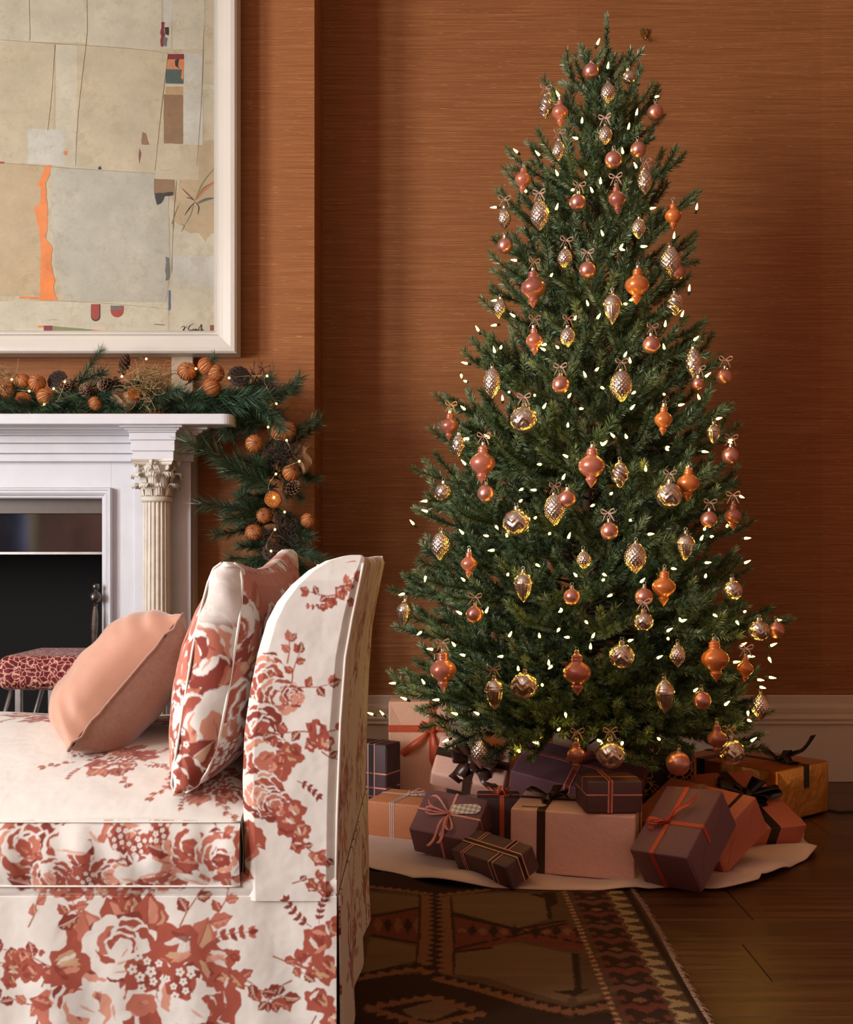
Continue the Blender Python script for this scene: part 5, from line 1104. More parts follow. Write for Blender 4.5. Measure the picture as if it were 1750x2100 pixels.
lab1 = 'whole dried orange with dark slits lying in the mantel garland'
for lb_, (px, py, r_, rot) in zip(('dried orange at the end of the mantel row beside the slices', 'dried orange tucked below the tuft of pale twigs on the mantel', 'dried orange beside the lotus pod among the mantel oranges', 'dried orange just in front of the first mantel pine cone', 'small dried orange alone below the pine cones on the mantel'), ((16, 801, 18, (1.2, .4, 0)), (46, 782, 16, (.9, -.5, 0)), (76, 785, 18, (1.4, .2, .4)), (93, 814, 18, (1.3, -.3, .9)), (196, 827, 15, (.8, .9, 0)))):orange(px, py, 3.94, rot, r_/.034/580, lb_, G1)
lab2 = 'whole dried orange in the cluster of four by the lotus pod'
for lb_, (px, py, r_, rot) in zip(('dried orange touching the pale wooden block under the picture', 'topmost dried orange of the four by the corner lotus pod', 'dried orange closest to the corner lotus pod', 'lowest dried orange of the four by the corner lotus pod'), ((384, 762, 20, (1.3, .3, .2)), (424, 752, 19, (.6, .8, .3)), (443, 765, 18, (1.4, -.2, .8)), (435, 795, 19, (1.1, .5, 1.3)))):orange(px, py, 3.95, rot, r_/.034/580, lb_, 'cluster of dried oranges by the lotus pod')
lab3 = 'whole dried orange wired into the garland hanging beside the mantel'
for lb_, (px, py, r_, rot) in zip(('dried orange alone at the inner edge of the trailing garland', 'front dried orange of the pair at the head of the trailing garland', 'rear dried orange of the pair at the head of the trailing garland', 'dried orange between the twig tangle and trailing pine cone', 'small dried orange just below the pale orange slices', 'plump dried orange lowest in the trailing garland', 'dried orange on the outer edge of the trailing garland by the wall'), ((522, 910, 19, (1.5, 0, .3)), (577, 887, 21, (.8, .5, 0)), (592, 882, 18, (1.6, .6, 0)), (597, 970, 18, (1.2, .2, .5)), (542, 1057, 17, (1.5, .1, 0)), (521, 1092, 18.5, (.9, -.7, .4)), (632, 1068, 16, (1, .5, .3)))):orange(px, py, 3.97, rot, r_/.034/575, lb_, G2)
sl = orange_slices(3); tag(place(sl, 48, 820, 3.93, (-.45, .2, .5), .75), 'stack of dried orange slices lying flat in the mantel garland', 'orange slices')
e = copy_tree(sl); tag(place(e, 560, 1026, 3.92, (1.25, .25, .2), .85), 'pair of pale dried orange slices hanging in the trailing garland', 'orange slices')
e = copy_tree(sl); tag(place(e, 274, 808, 3.93, (1.2, 1.1, .3), .70), 'upright stack of dried orange slices tucked in hessian cloth', 'orange slices')
pcn = pine_cone(); 
for k, (px, py, s_, rot, lb) in enumerate(((138, 795, 1.25, (1.3, .2, .4), 'brown pine cone next to the lotus pod on the mantel'), (178, 802, 1.25, (1.5, -.3, .2), 'middle brown pine cone of the three in the mantel garland'), (223, 790, 1.25, (1.7, .3, -.4), 'brown pine cone above the single orange in the mantel garland'), (255, 748, .95, (.2, .3, 0), 'small pine cone standing upright against the wall under the picture'), (600, 1002, 1.2, (1.2, .6, .4), 'dark pine cone in the trailing garland by the orange slices'))):
    e = pcn if k == 0 else copy_tree(pcn); tag(place(e, px, py, 3.95, rot, s_), lb, 'pine cone', 'pine cones in the garland')
lp = lotus(); tag(place(lp, 118, 780, 3.96, (1.1, -.9, .2), .95), 'dark dried lotus pod among pine cones on the mantel', 'lotus pod')
e = copy_tree(lp); tag(place(e, 490, 772, 3.94, (1.25, .35, .1), 1.0), 'dark dried lotus pod facing out at the mantel corner', 'lotus pod')
e = copy_tree(lp); tag(place(e, 560, 1133, 3.92, (1.15, .15, .1), 1.0), 'dark dried lotus pod at the bottom of the trailing garland', 'lotus pod')
e = twig_bundle(M['gtwig'], 95, .125, 1.15); tag(place(e, 310, 800, 3.94, (0, 0, 0), 1.0), 'tangle of pale gold brushed twigs on the mantel garland', 'twigs')
e = twig_bundle(M['gtwig'], 14, .09, .8); tag(place(e, 12, 770, 3.97, (0, 0, 0), 1.0), 'small tuft of pale twigs at the end of the mantel oranges', 'twigs')
e = twig_bundle(M['dtwig'], 20, .10, .7); tag(place(e, 540, 790, 3.97, (0, 0, 0), 1.0), 'dark brown twig sprig rising by the corner lotus pod', 'twigs')
e = twig_bundle(M['dtwig'], 50, .09, 1.0); tag(place(e, 585, 935, 3.95, (0, 0, 0), 1.0), 'dark brown twig tangle below the top oranges of the trailing garland', 'twigs')
e = twig_bundle(M['dtwig'], 44, .09, 1.0); tag(place(e, 580, 1090, 3.95, (0, 0, 0), 1.0), 'dark twig tangle above the lowest lotus pod', 'twigs')
def cloth(nm, px, py, Y, sx, sz, lb):
    mb = MB(); o0 = P(px, py, Y); mb.grid([[(o0.x+sx*(u-.5)+.008*math.sin(v*7), o0.y-.02*math.sin(PI*u)*math.sin(PI*v)+.012*math.sin(u*9+v*5), o0.z+sz*(v-.5)*(1-.5*abs(u-.5))+.010*math.sin(u*8)) for v in np.linspace(0, 1, 14)] for u in np.linspace(0, 1, 18)]); return tag(mb.build(nm, M['hess'], smooth=True, solid=.002), lb, 'cloth')
cloth('hessian_scrap', 257, 818, 3.94, .095, .065, 'scrap of beige hessian wrapped round orange slices on the mantel'); cloth('hessian_scrap', 622, 940, 3.99, .05, .10, 'scrap of brown hessian beside the trailing garland twigs')
# fairy lights on copper wire
M['copperwire'] = plain('copper_wire', (206, 170, 120), .3, .9)
def emit(name, c, s_):
    m = Mat(name); m.b.inputs['Emission Color'].default_value = (*c, 1); m.b.inputs['Emission Strength'].default_value = s_; m.b.inputs['Base Color'].default_value = (*c, 1); return m.m
M['led'] = emit('warm_led', (1, .6, .14), 12)
fl_ = tag(empty('fairy_light_string', P(560, 800, 3.93)), 'thin copper wire of tiny warm fairy lights threaded through the garland', 'fairy lights'); fl_.matrix_basis = Matrix.Translation(fl_.location)
fpts = [(24, 778), (60, 802), (110, 797), (133, 783), (91, 829), (250, 772), (300, 736), (402, 756), (470, 775), (548, 771), (567, 828), (550, 876), (588, 903), (614, 946), (566, 972), (562, 1020), (584, 1050), (564, 1086), (556, 1130), (600, 1150), (652, 1160), (670, 1157)]
wpts = [P(x, y, 3.905+.01*(i % 3)) for i, (x, y) in enumerate(fpts)]; dense = []
for a, b in zip(wpts, wpts[1:]):
    off = Vector((R.uniform(-.03, .03), R.uniform(-.01, .02), R.uniform(-.03, .03)))
    for t in np.linspace(0, 1, 7)[:-1]: dense.append(a.lerp(b, t)+off*math.sin(PI*t))
mb = MB(); mb.tube(dense, .0006, 5); o = mb.build('wire', M['copperwire'], fl_, smooth=True); o.matrix_parent_inverse = fl_.matrix_basis.inverted()
ledp = None
for p in wpts:
    if ledp is None: mb = MB(); mb.lathe([(.0003, -.004), (.0030, -.0025), (.0034, 0), (.0030, .0025), (.0003, .004)], 8); ledp = o = mb.build('bulb', M['led'], fl_, smooth=True)
    else: o = ledp.copy(); link(o, fl_)
    o.matrix_parent_inverse = fl_.matrix_basis.inverted(); o.location = p
# ---------------------------------------------------------------- Christmas tree
TY = 3.76; TS = FPX/TY
ty_ = [30, 120, 200, 300, 400, 500, 600, 700, 800, 900, 960, 1090, 1200, 1280, 1440, 1520, 1600]
tl_ = [1236, 1148, 1108, 1040, 1000, 998, 985, 950, 885, 868, 842, 832, 795, 790, 772, 870, 960]
tr_ = [1242, 1300, 1358, 1362, 1438, 1436, 1440, 1452, 1500, 1528, 1535, 1552, 1560, 1618, 1590, 1570, 1440]
def axis_px(y): return interp([30, 1400], [1239, 1192], y)
def tree_r(z, phi):                                   # canopy radius at height z in direction phi (0 = +x)
    y = HY-(z-EYE)*TS; c = axis_px(y); a, b = (c-interp(ty_, tl_, y))/TS, (interp(ty_, tr_, y)-c)/TS
    w = .5+.5*math.cos(phi); r = a*(1-w)+b*w
    return max(.02, r)
def axis_x(z): return (axis_px(HY-(z-EYE)*TS)-HX)/TS
m = Mat('fir_needle'); oi = m.node('ShaderNodeObjectInfo'); v = m.coords(); n = m.noise(v, 14, 2, .5)
c_ = m.ramp(n, [(.32, lin((52, 70, 42))), (.5, lin((94, 116, 76))), (.7, lin((160, 178, 140)))]); c_ = m.mix(m.math('MULTIPLY', oi.outputs['Random'], .4), c_, lin((66, 96, 72))); m.color(c_).set(Roughness=.30, Specular=.6); M['fir'] = m.m
M['twigbark'] = plain('fir_twig', (52, 44, 26), .8)
tree = tag(empty('christmas_tree', (axis_x(0), TY, 0)), 'tall slim green fir Christmas tree standing on the blush felt skirt', 'christmas tree'); tree.matrix_basis = Matrix.Translation(tree.location)
def tchild(o): o.parent = tree; o.matrix_parent_inverse = tree.matrix_basis.inverted(); return o
mb = MB(); mb.tube([(axis_x(z), TY, z) for z in np.linspace(.02, 2.5, 12)], list(np.linspace(.022, .006, 12)), 10); tchild(mb.build('trunk', M['bark'], smooth=True))
mb = MB(); mb.lathe([(.001, .012), (.035, .012), (.035, .10), (.026, .11), (.001, .11)], 16, T4(axis_x(0), TY, 0))
for k in range(4):
    a = k*PI/2+.4; mb.tube([(axis_x(0)+.03*math.cos(a), TY+.03*math.sin(a), .06), (axis_x(0)+.13*math.cos(a), TY+.13*math.sin(a), .018)], .008, 6)
tchild(mb.build('stand', M['iron']))
def tip(mb, p, d, L, nn, nl=.026, start=.0, curve=.10):
    """a needled twig from p along d"""
    pts = [p]; dd = d.normalized()
    for k in range(4): dd = (dd+Vector((0, 0, curve*.5))+Vector((R.gauss(0, .05), R.gauss(0, .05), R.gauss(0, .04)))).normalized(); pts.append(pts[-1]+dd*L/4)
    mb.tube(pts, [.0024, .0022, .0019, .0016, .0012], 4, 1, cap=False)
    for i in range(nn):
        t = start+(1-start)*(i+R.random())/nn; k = min(3, int(t*4)); q = pts[k].lerp(pts[k+1], t*4-k); e = (pts[k+1]-pts[k]).normalized()
        o = Matrix.Rotation(R.uniform(0, 6.283), 3, e)@e.orthogonal().normalized(); fa = R.uniform(.72, .98)*(1-.45*max(0, t-.8)/.2)
        needle(mb, q, (e*math.cos(fa)+o*math.sin(fa)).normalized(), nl*R.uniform(.85, 1.1), .0026)
    return pts
def branch_mesh(L):
    mb = MB(); pts = []; d = Vector((1, 0, -.05)).normalized(); p = Vector((0, 0, 0)); n = max(4, int(L/.05)); bare = max(0, min(.35, L-.22))
    pts = [p]
    for k in range(n): d = (d+Vector((0, R.gauss(0, .05), .14/n+R.gauss(0, .02)))).normalized(); p = p+d*L/n; pts.append(p)
    mb.tube(pts, list(np.linspace(.0045, .0018, n+1)), 5, 1, cap=False)
    for k in range(n):
        a, b = pts[k], pts[k+1]
        if (k+.5)/n*L < bare*.7: continue
        for i in range(int(L/n*1500)):
            q = a.lerp(b, R.random()); e = (b-a).normalized(); o = Matrix.Rotation(R.uniform(0, 6.283), 3, e)@e.orthogonal().normalized(); fa = R.uniform(.75, 1.0)
            needle(mb, q, (e*math.cos(fa)+o*math.sin(fa)).normalized(), .025*R.uniform(.85, 1.1), .0027)
    tip(mb, pts[-1], d, min(.06, L*.3), 80, curve=.2)
    s = max(.05, bare*.6); side = 1
    while s < L-.03:
        t = s/L*n; k = min(n-1, int(t)); q = pts[k].lerp(pts[k+1], t-k); e = (pts[k+1]-pts[k]).normalized(); sd = Vector((-e.y, e.x, 0)).normalized()
        ang = R.uniform(.55, .95); ll = min(.19, .105+.5*(L-s))*R.uniform(.8, 1.15); lift = R.uniform(-.15, .55)
        tip(mb, q, e*math.cos(ang)+sd*side*math.sin(ang)+Vector((0, 0, lift)), ll, int(ll*1500), curve=.15)
        if R.random() < .35: tip(mb, q, e*.8+Vector((0, R.uniform(-.4, .4), .8)), ll*.75, int(ll*1200), curve=.1)
        side = -side; s += R.uniform(.050, .072)
    return mb
LENS = [.10, .15, .21, .28, .36, .44, .52, .60, .68]; BR = {}
for L in LENS:
    BR[L] = [branch_mesh(L).build('branch', [M['fir'], M['twigbark']]) for _ in range(2)]
bused = set(); NBR = 296
def put_branch(base, tip_, roll=0.0):
    v = tip_-base; D = v.length; L = min(LENS, key=lambda q: abs(q*1.06-D)); o = R.choice(BR[L])
    if o.name in bused: o = o.copy(); link(o)
    bused.add(o.name); tchild(o)
    q = v.normalized().to_track_quat('X', 'Z').to_matrix().to_4x4(); s = D/(L*1.06+min(.06, L*.3)*.6)
    o.matrix_basis = Matrix.Translation(base)@q@Matrix.Rotation(roll, 4, 'X')@Matrix.Diagonal((s, min(1.15, max(.85, s)), min(1.1, max(.9, s)), 1)); return o
zlo, zhi = .34, 2.50
for i in range(NBR-80):
    u = (i+.5)/(NBR-80); tq = 1-(1-u*.995)**.60; z = zlo+(zhi-zlo)*tq; phi = i*2.39996+R.uniform(-.12, .12)
    elev = math.radians(interp([.3, .6, 1.2, 1.9, 2.3, 2.5], [-9, 2, 12, 24, 40, 58], z)+R.uniform(-7, 7))
    full = 1.0 if i % 5 < 3 else R.uniform(.66, .84)
    r = tree_r(z, phi)*full*R.uniform(.84, .97)
    if full < 1: elev += math.radians(R.uniform(4, 22))
    zb_ = max(.25, z-r*math.tan(elev)); zb_ = min(zb_, 2.46)
    put_branch(Vector((axis_x(zb_)+.01*math.cos(phi), TY+.01*math.sin(phi), zb_)), Vector((axis_x(z)+r*math.cos(phi), TY+r*math.sin(phi), z)), R.uniform(-.5, .5))
DROOP = [(925, 1545), (1010, 1560), (1068, 1560), (1105, 1555), (1175, 1525), (1238, 1560), (1300, 1535), (1385, 1598), (1330, 1520), (1430, 1525), (1565, 1555), (1578, 1490), (1500, 1545), (870, 1500), (960, 1510), (1140, 1500), (1270, 1500), (820, 1470), (900, 1520), (985, 1530), (1040, 1525), (1150, 1545), (1210, 1525), (1260, 1535), (1350, 1548), (1400, 1535), (1460, 1552), (1530, 1525), (1540, 1562), (1090, 1535)]
for px, py in DROOP:                                  # low branches that hang over the presents
    Y_ = TY-.62*math.sqrt(max(.05, 1-((px-1192)/430)**2)); p = P(px, py, Y_); put_branch(Vector((axis_x(.5)+(p.x-axis_x(.5))*.1, TY+(p.y-TY)*.1, min(.62, p.z+.16))), p, R.uniform(-.4, .4))
SIDE = [(1035, 315), (1030, 355), (992, 425), (1000, 530), (985, 620), (950, 722), (880, 830), (870, 905), (840, 955), (865, 1030), (830, 1085), (850, 1160), (790, 1210), (800, 1330), (770, 1440), (1362, 260), (1410, 335), (1440, 400), (1435, 490), (1420, 580), (1450, 690), (1505, 745), (1500, 850), (1530, 905), (1530, 1000), (1550, 1100), (1545, 1200), (1620, 1280), (1585, 1480), (1520, 1330)]
for px, py in SIDE:                                   # long boughs that break the outline
    p = P(px, py, TY+R.uniform(-.10, .06)); D = abs(p.x-axis_x(p.z)); zb_ = p.z-D*math.tan(math.radians(interp([400, 900, 1500], [28, 14, -6], py))); put_branch(Vector((axis_x(zb_), TY, zb_)), p, R.uniform(-.3, .3))
ld = MB(); tip(ld, Vector((axis_x(2.4), TY, 2.40)), P(1240, 30, TY)-Vector((axis_x(2.4), TY, 2.40)), (P(1240, 36, TY)-Vector((axis_x(2.4), TY, 2.40))).length, 620, .02, curve=0); tchild(ld.build('leader', [M['fir'], M['twigbark']]))
for px, py, dy in ((1150, 130, -.05), (1166, 125, .03), (1200, 112, -.08), (1298, 115, -.03), (1322, 155, -.06), (1345, 190, -.1), (1108, 180, -.05), (1125, 200, -.12), (1360, 205, 0), (1250, 120, .08), (1230, 170, -.14), (1285, 180, -.16), (1200, 235, -.2), (1258, 250, -.22), (1222, 292, -.24), (1178, 300, -.2), (1290, 330, -.22), (1212, 352, -.26), (1242, 222, -.2), (1305, 275, -.2)):
    z = Zp(py, TY); zb_ = max(2.1, z-.16) if py < 210 else z-.10; put_branch(Vector((axis_x(zb_), TY, zb_)), P(px, py, TY+dy), R.uniform(-1, 1))

for k_ in list(BR):
    for o in BR[k_]:
        if o.name not in bused: bpy.data.objects.remove(o)
# ---------------------------------------------------------------- ornaments
def surf(px, py, k=1.0):                              # point on the canopy's room-facing surface seen at (px, py)
    Y = TY-.3
    for _ in range(12):
        X, Z = Xp(px, Y), Zp(py, Y); dx = X-axis_x(Z); r = tree_r(Z, 0 if dx > 0 else PI)
        for __ in range(2): ph = math.atan2(-math.sqrt(max(1e-6, r*r-min(dx*dx, r*r))), dx); r = tree_r(Z, ph)
        Y = TY-k*math.sqrt(max(0, r*r-dx*dx))
    return Vector((Xp(px, Y), Y, Zp(py, Y)))
def merc(name, a, b, rough=.16):
    m = Mat(name); v = m.coords(); n = m.noise(v, 55, 4, .6); m.color(m.ramp(n, [(.3, lin(a)), (.7, lin(b))])).set(Metallic=.95, Roughness=m.math('ADD', m.math('MULTIPLY', n, .22), rough-.06)); return m.m
OM = dict(matte=plain('matte_rose_copper', (208, 142, 128), .32, .8, var=.05), frost=plain('frosted_peach_glass', (196, 116, 94), .30, .35, var=.05, Coat=.3), amber=plain('frosted_amber_glass', (206, 116, 60), .30, .3, var=.05, Coat=.3), mauve=plain('frosted_mauve_glass', (164, 96, 82), .32, .35, var=.05, Coat=.25), silver=merc('rose_mercury_glass', (190, 168, 156), (236, 220, 208)), cap=plain('ornament_cap', (190, 180, 164), .3, .95), ribbon=satin('beige_velvet_ribbon', (196, 156, 138), .6))
def cap_parts(e, ztop, r=.006, loop=True):
    mb = MB(); mb.lathe([(r, ztop-.003), (r*1.05, ztop+.001), (r*1.05, ztop+.007), (r*.8, ztop+.0085), (.0004, ztop+.009)], 14, fn=lambda q, z, a: q*(1+.05*math.cos(10*a))); mb.build('cap', OM['cap'], e, smooth=True, angle=.6)
    mb = MB(); mb.tube([(.0045*math.sin(a), 0, ztop+.0135-.0045*math.cos(a)) for a in np.linspace(0, 2*PI, 13)], .0008, 5, cap=False); mb.build('hook', OM['cap'], e, smooth=True)
def rib_parts(e, z):
    mb = MB()
    for s in (-1, 1):
        pts = []; n = 10
        for k in range(n+1): t = k/n; pts.append(Vector((s*.020*math.sin(PI*t), -.003-.004*math.sin(PI*t), z+.012*math.sin(2*PI*t)*s*.5+.006*math.sin(PI*t))))
        mb.strip(pts, Vector((0, -.5, 1)), .0042)
        mb.strip([Vector((0, -.003, z)), Vector((s*.008, -.006, z-.006)), Vector((s*.013, -.005, z-.016)), Vector((s*.017, -.003, z-.024))], Vector((1, .2, .3)), .0040)
    mb.tube([(0, 0, z-.010), (0, -.001, z)], .0008, 4); mb.build('ribbon_bow', OM['ribbon'], e, smooth=True, solid=.0006)
def ball(w):
    r = w/2; e = empty('ball_bauble'); mb = MB(); mb.lathe([(.0003, -r)]+[(r*math.sin(a), -r*math.cos(a)) for a in np.linspace(.1, PI-.12, 22)]+[(.0004, r*.99)], 36); mb.build('globe', OM['matte'], e, smooth=True); cap_parts(e, r, .0055); return e, r
AMBER = {(1307, 584), (1467, 1351), (1362, 1203), (1361, 860), (1381, 442), (1529, 1371), (1412, 990)}; MAUVE = {(1094, 590), (1504, 1058), (922, 873), (1471, 1514), (1182, 1547), (1266, 408)}
def tone(px, py): return 'amber' if (px, py) in AMBER else 'mauve' if (px, py) in MAUVE else 'frost'
def finial(w, hr=1.45, tn='frost'):
    e = empty('finial_bauble'); r = w/2; h = w*hr
    pr = [(.18, .0), (.30, .04), (.42, .075), (.34, .10), (.40, .125), (.42, .15), (.36, .19), (.52, .235), (.78, .30), (.94, .37), (1, .45), (.95, .53), (.80, .61), (.58, .68), (.42, .72), (.34, .745), (.40, .76), (.44, .785), (.40, .82), (.28, .88), (.14, .945), (.03, 1.0)]
    mb = MB(); mb.lathe([(max(.0003, r*a), h*(.45-b)) for a, b in pr[::-1]]+[(.0003, h*.45)], 40); mb.build('glass_body', OM[tn], e, smooth=True); cap_parts(e, h*.45, .006); return e, h*.45
def cone_orn(w, h, kind):
    e = empty(dict(hob='hobnail_cone_bauble', scale='scaled_cone_bauble', twist='twisted_cone_bauble', acorn='acorn_bauble')[kind]); r = w/2; mb = MB(); N = 72
    if kind == 'acorn':
        pr = [(.02, 1), (.10, .975), (.22, .93), (.50, .80), (.72, .64), (.84, .48), (.88, .40), (1.0, .39), (1.03, .36), (.98, .30), (.86, .20), (.62, .10), (.34, .03), (.20, .0)]
        def fn(q, z, a):
            t = .5-z/h; return q*(1+.035*math.cos(18*a)) if t > .4 else q*(1+.03*math.cos(12*a+t*40)*math.cos(12*a-t*40))
        dense_ = []
        for (a0, b0), (a1, b1) in zip(pr, pr[1:]):
            for t in np.linspace(0, 1, 5)[:-1]: dense_.append((a0+(a1-a0)*t, b0+(b1-b0)*t))
        dense_.append(pr[-1]); mb.lathe([(max(.0003, r*a), h*(.5-b)) for a, b in dense_], N, fn=fn)
    else:
        K = 46; prof_ = []
        for k in range(K+1):
            t = k/K; s = math.sin(PI*min(1, (1-t)*.93+.07))**.62*(1-.30*smoothstep(.35, 0, t)) if kind != 'twist' else math.sin(PI*((1-t)*.94+.05))**.6*(1-.35*smoothstep(.4, 0, t))
            prof_.append((max(.0004, r*s), h*(t-.5)))
        def fn(q, z, a):
            t = z/h+.5
            if kind == 'hob': rows_n = int(h/.0062); k = math.floor(t*rows_n); n = 15; return q*(1+.10*max(0, math.cos(n*(a+(k % 2)*PI/n)))**1.0*max(0, math.sin(PI*(t*rows_n-k)))**.7)
            if kind == 'scale': rows_n = int(h/.009); k = math.floor(t*rows_n); f = t*rows_n-k; n = 9; return q*(1+.13*(1-f)**.7*max(0, .35+.65*math.cos(n*(a+(k % 2)*PI/n)))-.02)
            return q*(1+.085*math.cos(5*a+t*22))
        mb.lathe(prof_, 90, fn=fn)
    mb.build('glass_body', OM['silver'], e, smooth=True); cap_parts(e, h*.5-.001, .0055); return e, h*.5
def engraved(w):
    e = empty('engraved_ball_bauble'); r = w/2; mb = MB()
    def fn(q, z, a):
        t = z/r; f = math.sin(26*(t*.5)+2.2*abs(((a*6/(2*PI)) % 1)-.5)*6); return q*(1+.035*(f if f > 0 else f*.4)*math.sqrt(max(0, 1-t*t)))
    mb.lathe([(.0004, -r)]+[(r*math.sin(a), -r*math.cos(a)) for a in np.linspace(.06, PI-.1, 60)]+[(.0004, r)], 110, fn=fn); mb.build('glass_body', OM['silver'], e, smooth=True); cap_parts(e, r, .007); return e, r
ORN = [('ball', 1212, 146, 32), ('ball', 1344, 231, 33), ('ball', 1258, 328, 35), ('ball', 1309, 307, 32), ('ball', 1185, 415, 34), ('ball', 1036, 504, 33), ('ball', 1205, 554, 35), ('ball', 1336, 707, 36), ('ball', 1150, 789, 36), ('ball', 1486, 773, 34), ('ball', 1388, 558, 32), ('ball', 997, 1012, 36), ('ball', 1163, 1023, 36), ('ball', 1498, 934, 35), ('ball', 1250, 1089, 37), ('ball', 1454, 1065, 34), ('ball', 1173, 1224, 34), ('ball', 1321, 1224, 37), ('ball', 974, 1260, 36), ('ball', 1593, 1292, 33), ('ball', 1440, 1436, 37), ('ball', 1391, 1565, 50), ('ball', 1432, 787, 24),
  ('fs', 1149, 230, 34), ('fs', 1073, 368, 34), ('fs', 1266, 408, 36), ('fs', 1381, 442, 34), ('fs', 1096, 698, 35), ('fs', 1361, 860, 37), ('fs', 962, 1156, 34), ('fs', 1182, 1547, 38),
  ('fl', 1094, 590, 52), ('fl', 1307, 584, 50), ('fl', 922, 873, 38), ('fl', 990, 949, 53), ('fl', 1214, 955, 56), ('fl', 1362, 1203, 49), ('fl', 1504, 1058, 36), ('fl', 1412, 990, 46), ('fl', 909, 1373, 55), ('fl', 1184, 1379, 58), ('fl', 1467, 1351, 57), ('fl', 1529, 1371, 34), ('fl', 1471, 1514, 42),
  ('hob', 1247, 193, 28, 42), ('hob', 1146, 310, 24, 40), ('hob', 1242, 279, 26, 38), ('hob', 1310, 470, 27, 40), ('hob', 1035, 449, 25, 40), ('hob', 1108, 444, 38, 60), ('hob', 1159, 531, 28, 40), ('hob', 1026, 634, 25, 40), ('hob', 1165, 693, 29, 42), ('hob', 1010, 787, 34, 62), ('hob', 1274, 794, 42, 64), ('hob', 1375, 539, 40, 60), ('hob', 1138, 1047, 40, 62), ('hob', 905, 1122, 39, 58), ('hob', 1303, 1146, 43, 62), ('hob', 1198, 1150, 28, 36), ('hob', 986, 1547, 38, 60), ('hob', 1390, 1346, 30, 44), ('hob', 1560, 1451, 34, 52),
  ('scale', 1323, 374, 29, 50), ('scale', 1423, 747, 31, 62), ('scale', 941, 915, 27, 46), ('twist', 1119, 221, 27, 46), ('twist', 1384, 625, 34, 46), ('twist', 1272, 975, 34, 52),
  ('acorn', 1256, 634, 38, 64), ('acorn', 1074, 1205, 41, 62), ('acorn', 830, 1259, 35, 52), ('acorn', 1406, 1122, 38, 56), ('acorn', 1015, 1424, 42, 66), ('acorn', 1363, 1429, 42, 64), ('acorn', 1463, 890, 30, 40),
  ('eng', 1290, 159, 26), ('eng', 1075, 861, 56), ('eng', 1060, 1072, 56), ('eng', 1372, 1016, 54), ('eng', 1502, 1211, 42), ('eng', 910, 1010, 38), ('eng', 1275, 1346, 52), ('eng', 1076, 1406, 55), ('eng', 1253, 1547, 58), ('eng', 1499, 1542, 55), ('eng', 1557, 1293, 42), ('eng', 1320, 1275, 40)]
OL = dict(ball=('matte rose copper ball bauble hanging on the tree', 'matte rose balls on the tree'), fs=('small frosted peach finial bauble with pointed drop hanging on the tree', 'small frosted finials on the tree'), fl=('large frosted peach finial bauble with round belly hanging on the tree', 'large frosted finials on the tree'), hob=('silvery rose hobnail pine cone bauble hanging on the tree', 'hobnail cones on the tree'), scale=('long silvery bauble with overlapping cone scales hanging on the tree', 'scaled cones on the tree'), twist=('silvery bauble with spiral twisted ribs hanging on the tree', 'twisted cones on the tree'), acorn=('silvery glass acorn bauble with ribbed nut hanging on the tree', 'acorns on the tree'), eng=('round mercury glass bauble with chevron relief hanging on the tree', 'engraved balls on the tree'))
SPECIAL = {(1391, 1565): 'large matte pink ball bauble hanging lowest above the terracotta boxes', (1212, 146): 'matte rose copper ball bauble nearest the top of the tree', (1290, 159): 'tiny chevron relief bauble near the top of the tree', (1182, 1547): 'small frosted finial bauble hanging in front of the purple box', (1253, 1547): 'chevron relief bauble hanging just above the small plum box', (986, 1547): 'hobnail cone bauble hanging over the chocolate satin bow', (1499, 1542): 'chevron relief bauble hanging above the gold box', (1593, 1292): 'matte rose ball bauble at the tip of the outermost low branch', (830, 1259): 'silvery acorn bauble hanging at the tree edge above the sofa side', (1486, 773): 'matte ball bauble hanging clear of the tree against the wall', (1247, 193): 'hobnail cone bauble highest on the tree below the top ball'}
ODESC = dict(ball='matte rose ball', fs='small frosted finial', fl='large frosted finial', hob='hobnail cone', scale='scaled cone', twist='twisted cone', acorn='silvery acorn', eng='chevron relief ball')
def orn_label(t):
    kind, px, py = t[:3]; zone = 'topmost' if py < 400 else 'high' if py < 700 else 'halfway' if py < 1000 else 'lower' if py < 1300 else 'low'
    o = min((q for q in ORN if q is not t), key=lambda q: math.hypot(q[1]-px, q[2]-py)); dx, dy = o[1]-px, o[2]-py
    rel = 'just above' if dy > abs(dx) else 'just below' if -dy > abs(dx) else 'beside'; size = ''
    if kind == 'hob': size = 'big ' if t[3] >= 33 else 'small '
    if kind in ('fs', 'fl'): size = dict(amber='amber ', mauve='mauve ', frost='peach ')[tone(px, py)]
    if kind == 'ball': size = 'large ' if t[3] >= 40 else ''
    same = 'another ' if o[0] == kind else 'a '
    return f'{size}{ODESC[kind]} bauble {zone} on the tree {rel} {same}{ODESC[o[0]]}'
PR = {}
for t in ORN:
    kind, px, py, w = t[:4]; h = t[4] if len(t) > 4 else None
    p = surf(px, py, 1.03); s = FPX/p.y; bw = R.random() < .5; key = (kind, round(w/4), round((h or 0)/6), bw, tone(px, py))
    if key not in PR:
        wm, hm = w/s, (h or 0)/s
        e, top = ball(wm) if kind == 'ball' else finial(wm, 1.62, tone(px, py)) if kind == 'fs' else finial(wm, 1.5, tone(px, py)) if kind == 'fl' else engraved(wm) if kind == 'eng' else cone_orn(wm, hm, kind)
        if bw: rib_parts(e, top+.026)
        PR[key] = (e, w/s)
    else: e = copy_tree(PR[key][0]); e.scale = ((w/s)/PR[key][1],)*3
    e.location = p; e.rotation_euler = (R.uniform(-.05, .05), R.uniform(-.06, .06), R.uniform(-.5, .5)); tag(e, SPECIAL.get((px, py)) or orn_label(t), 'bauble', OL[kind][1])

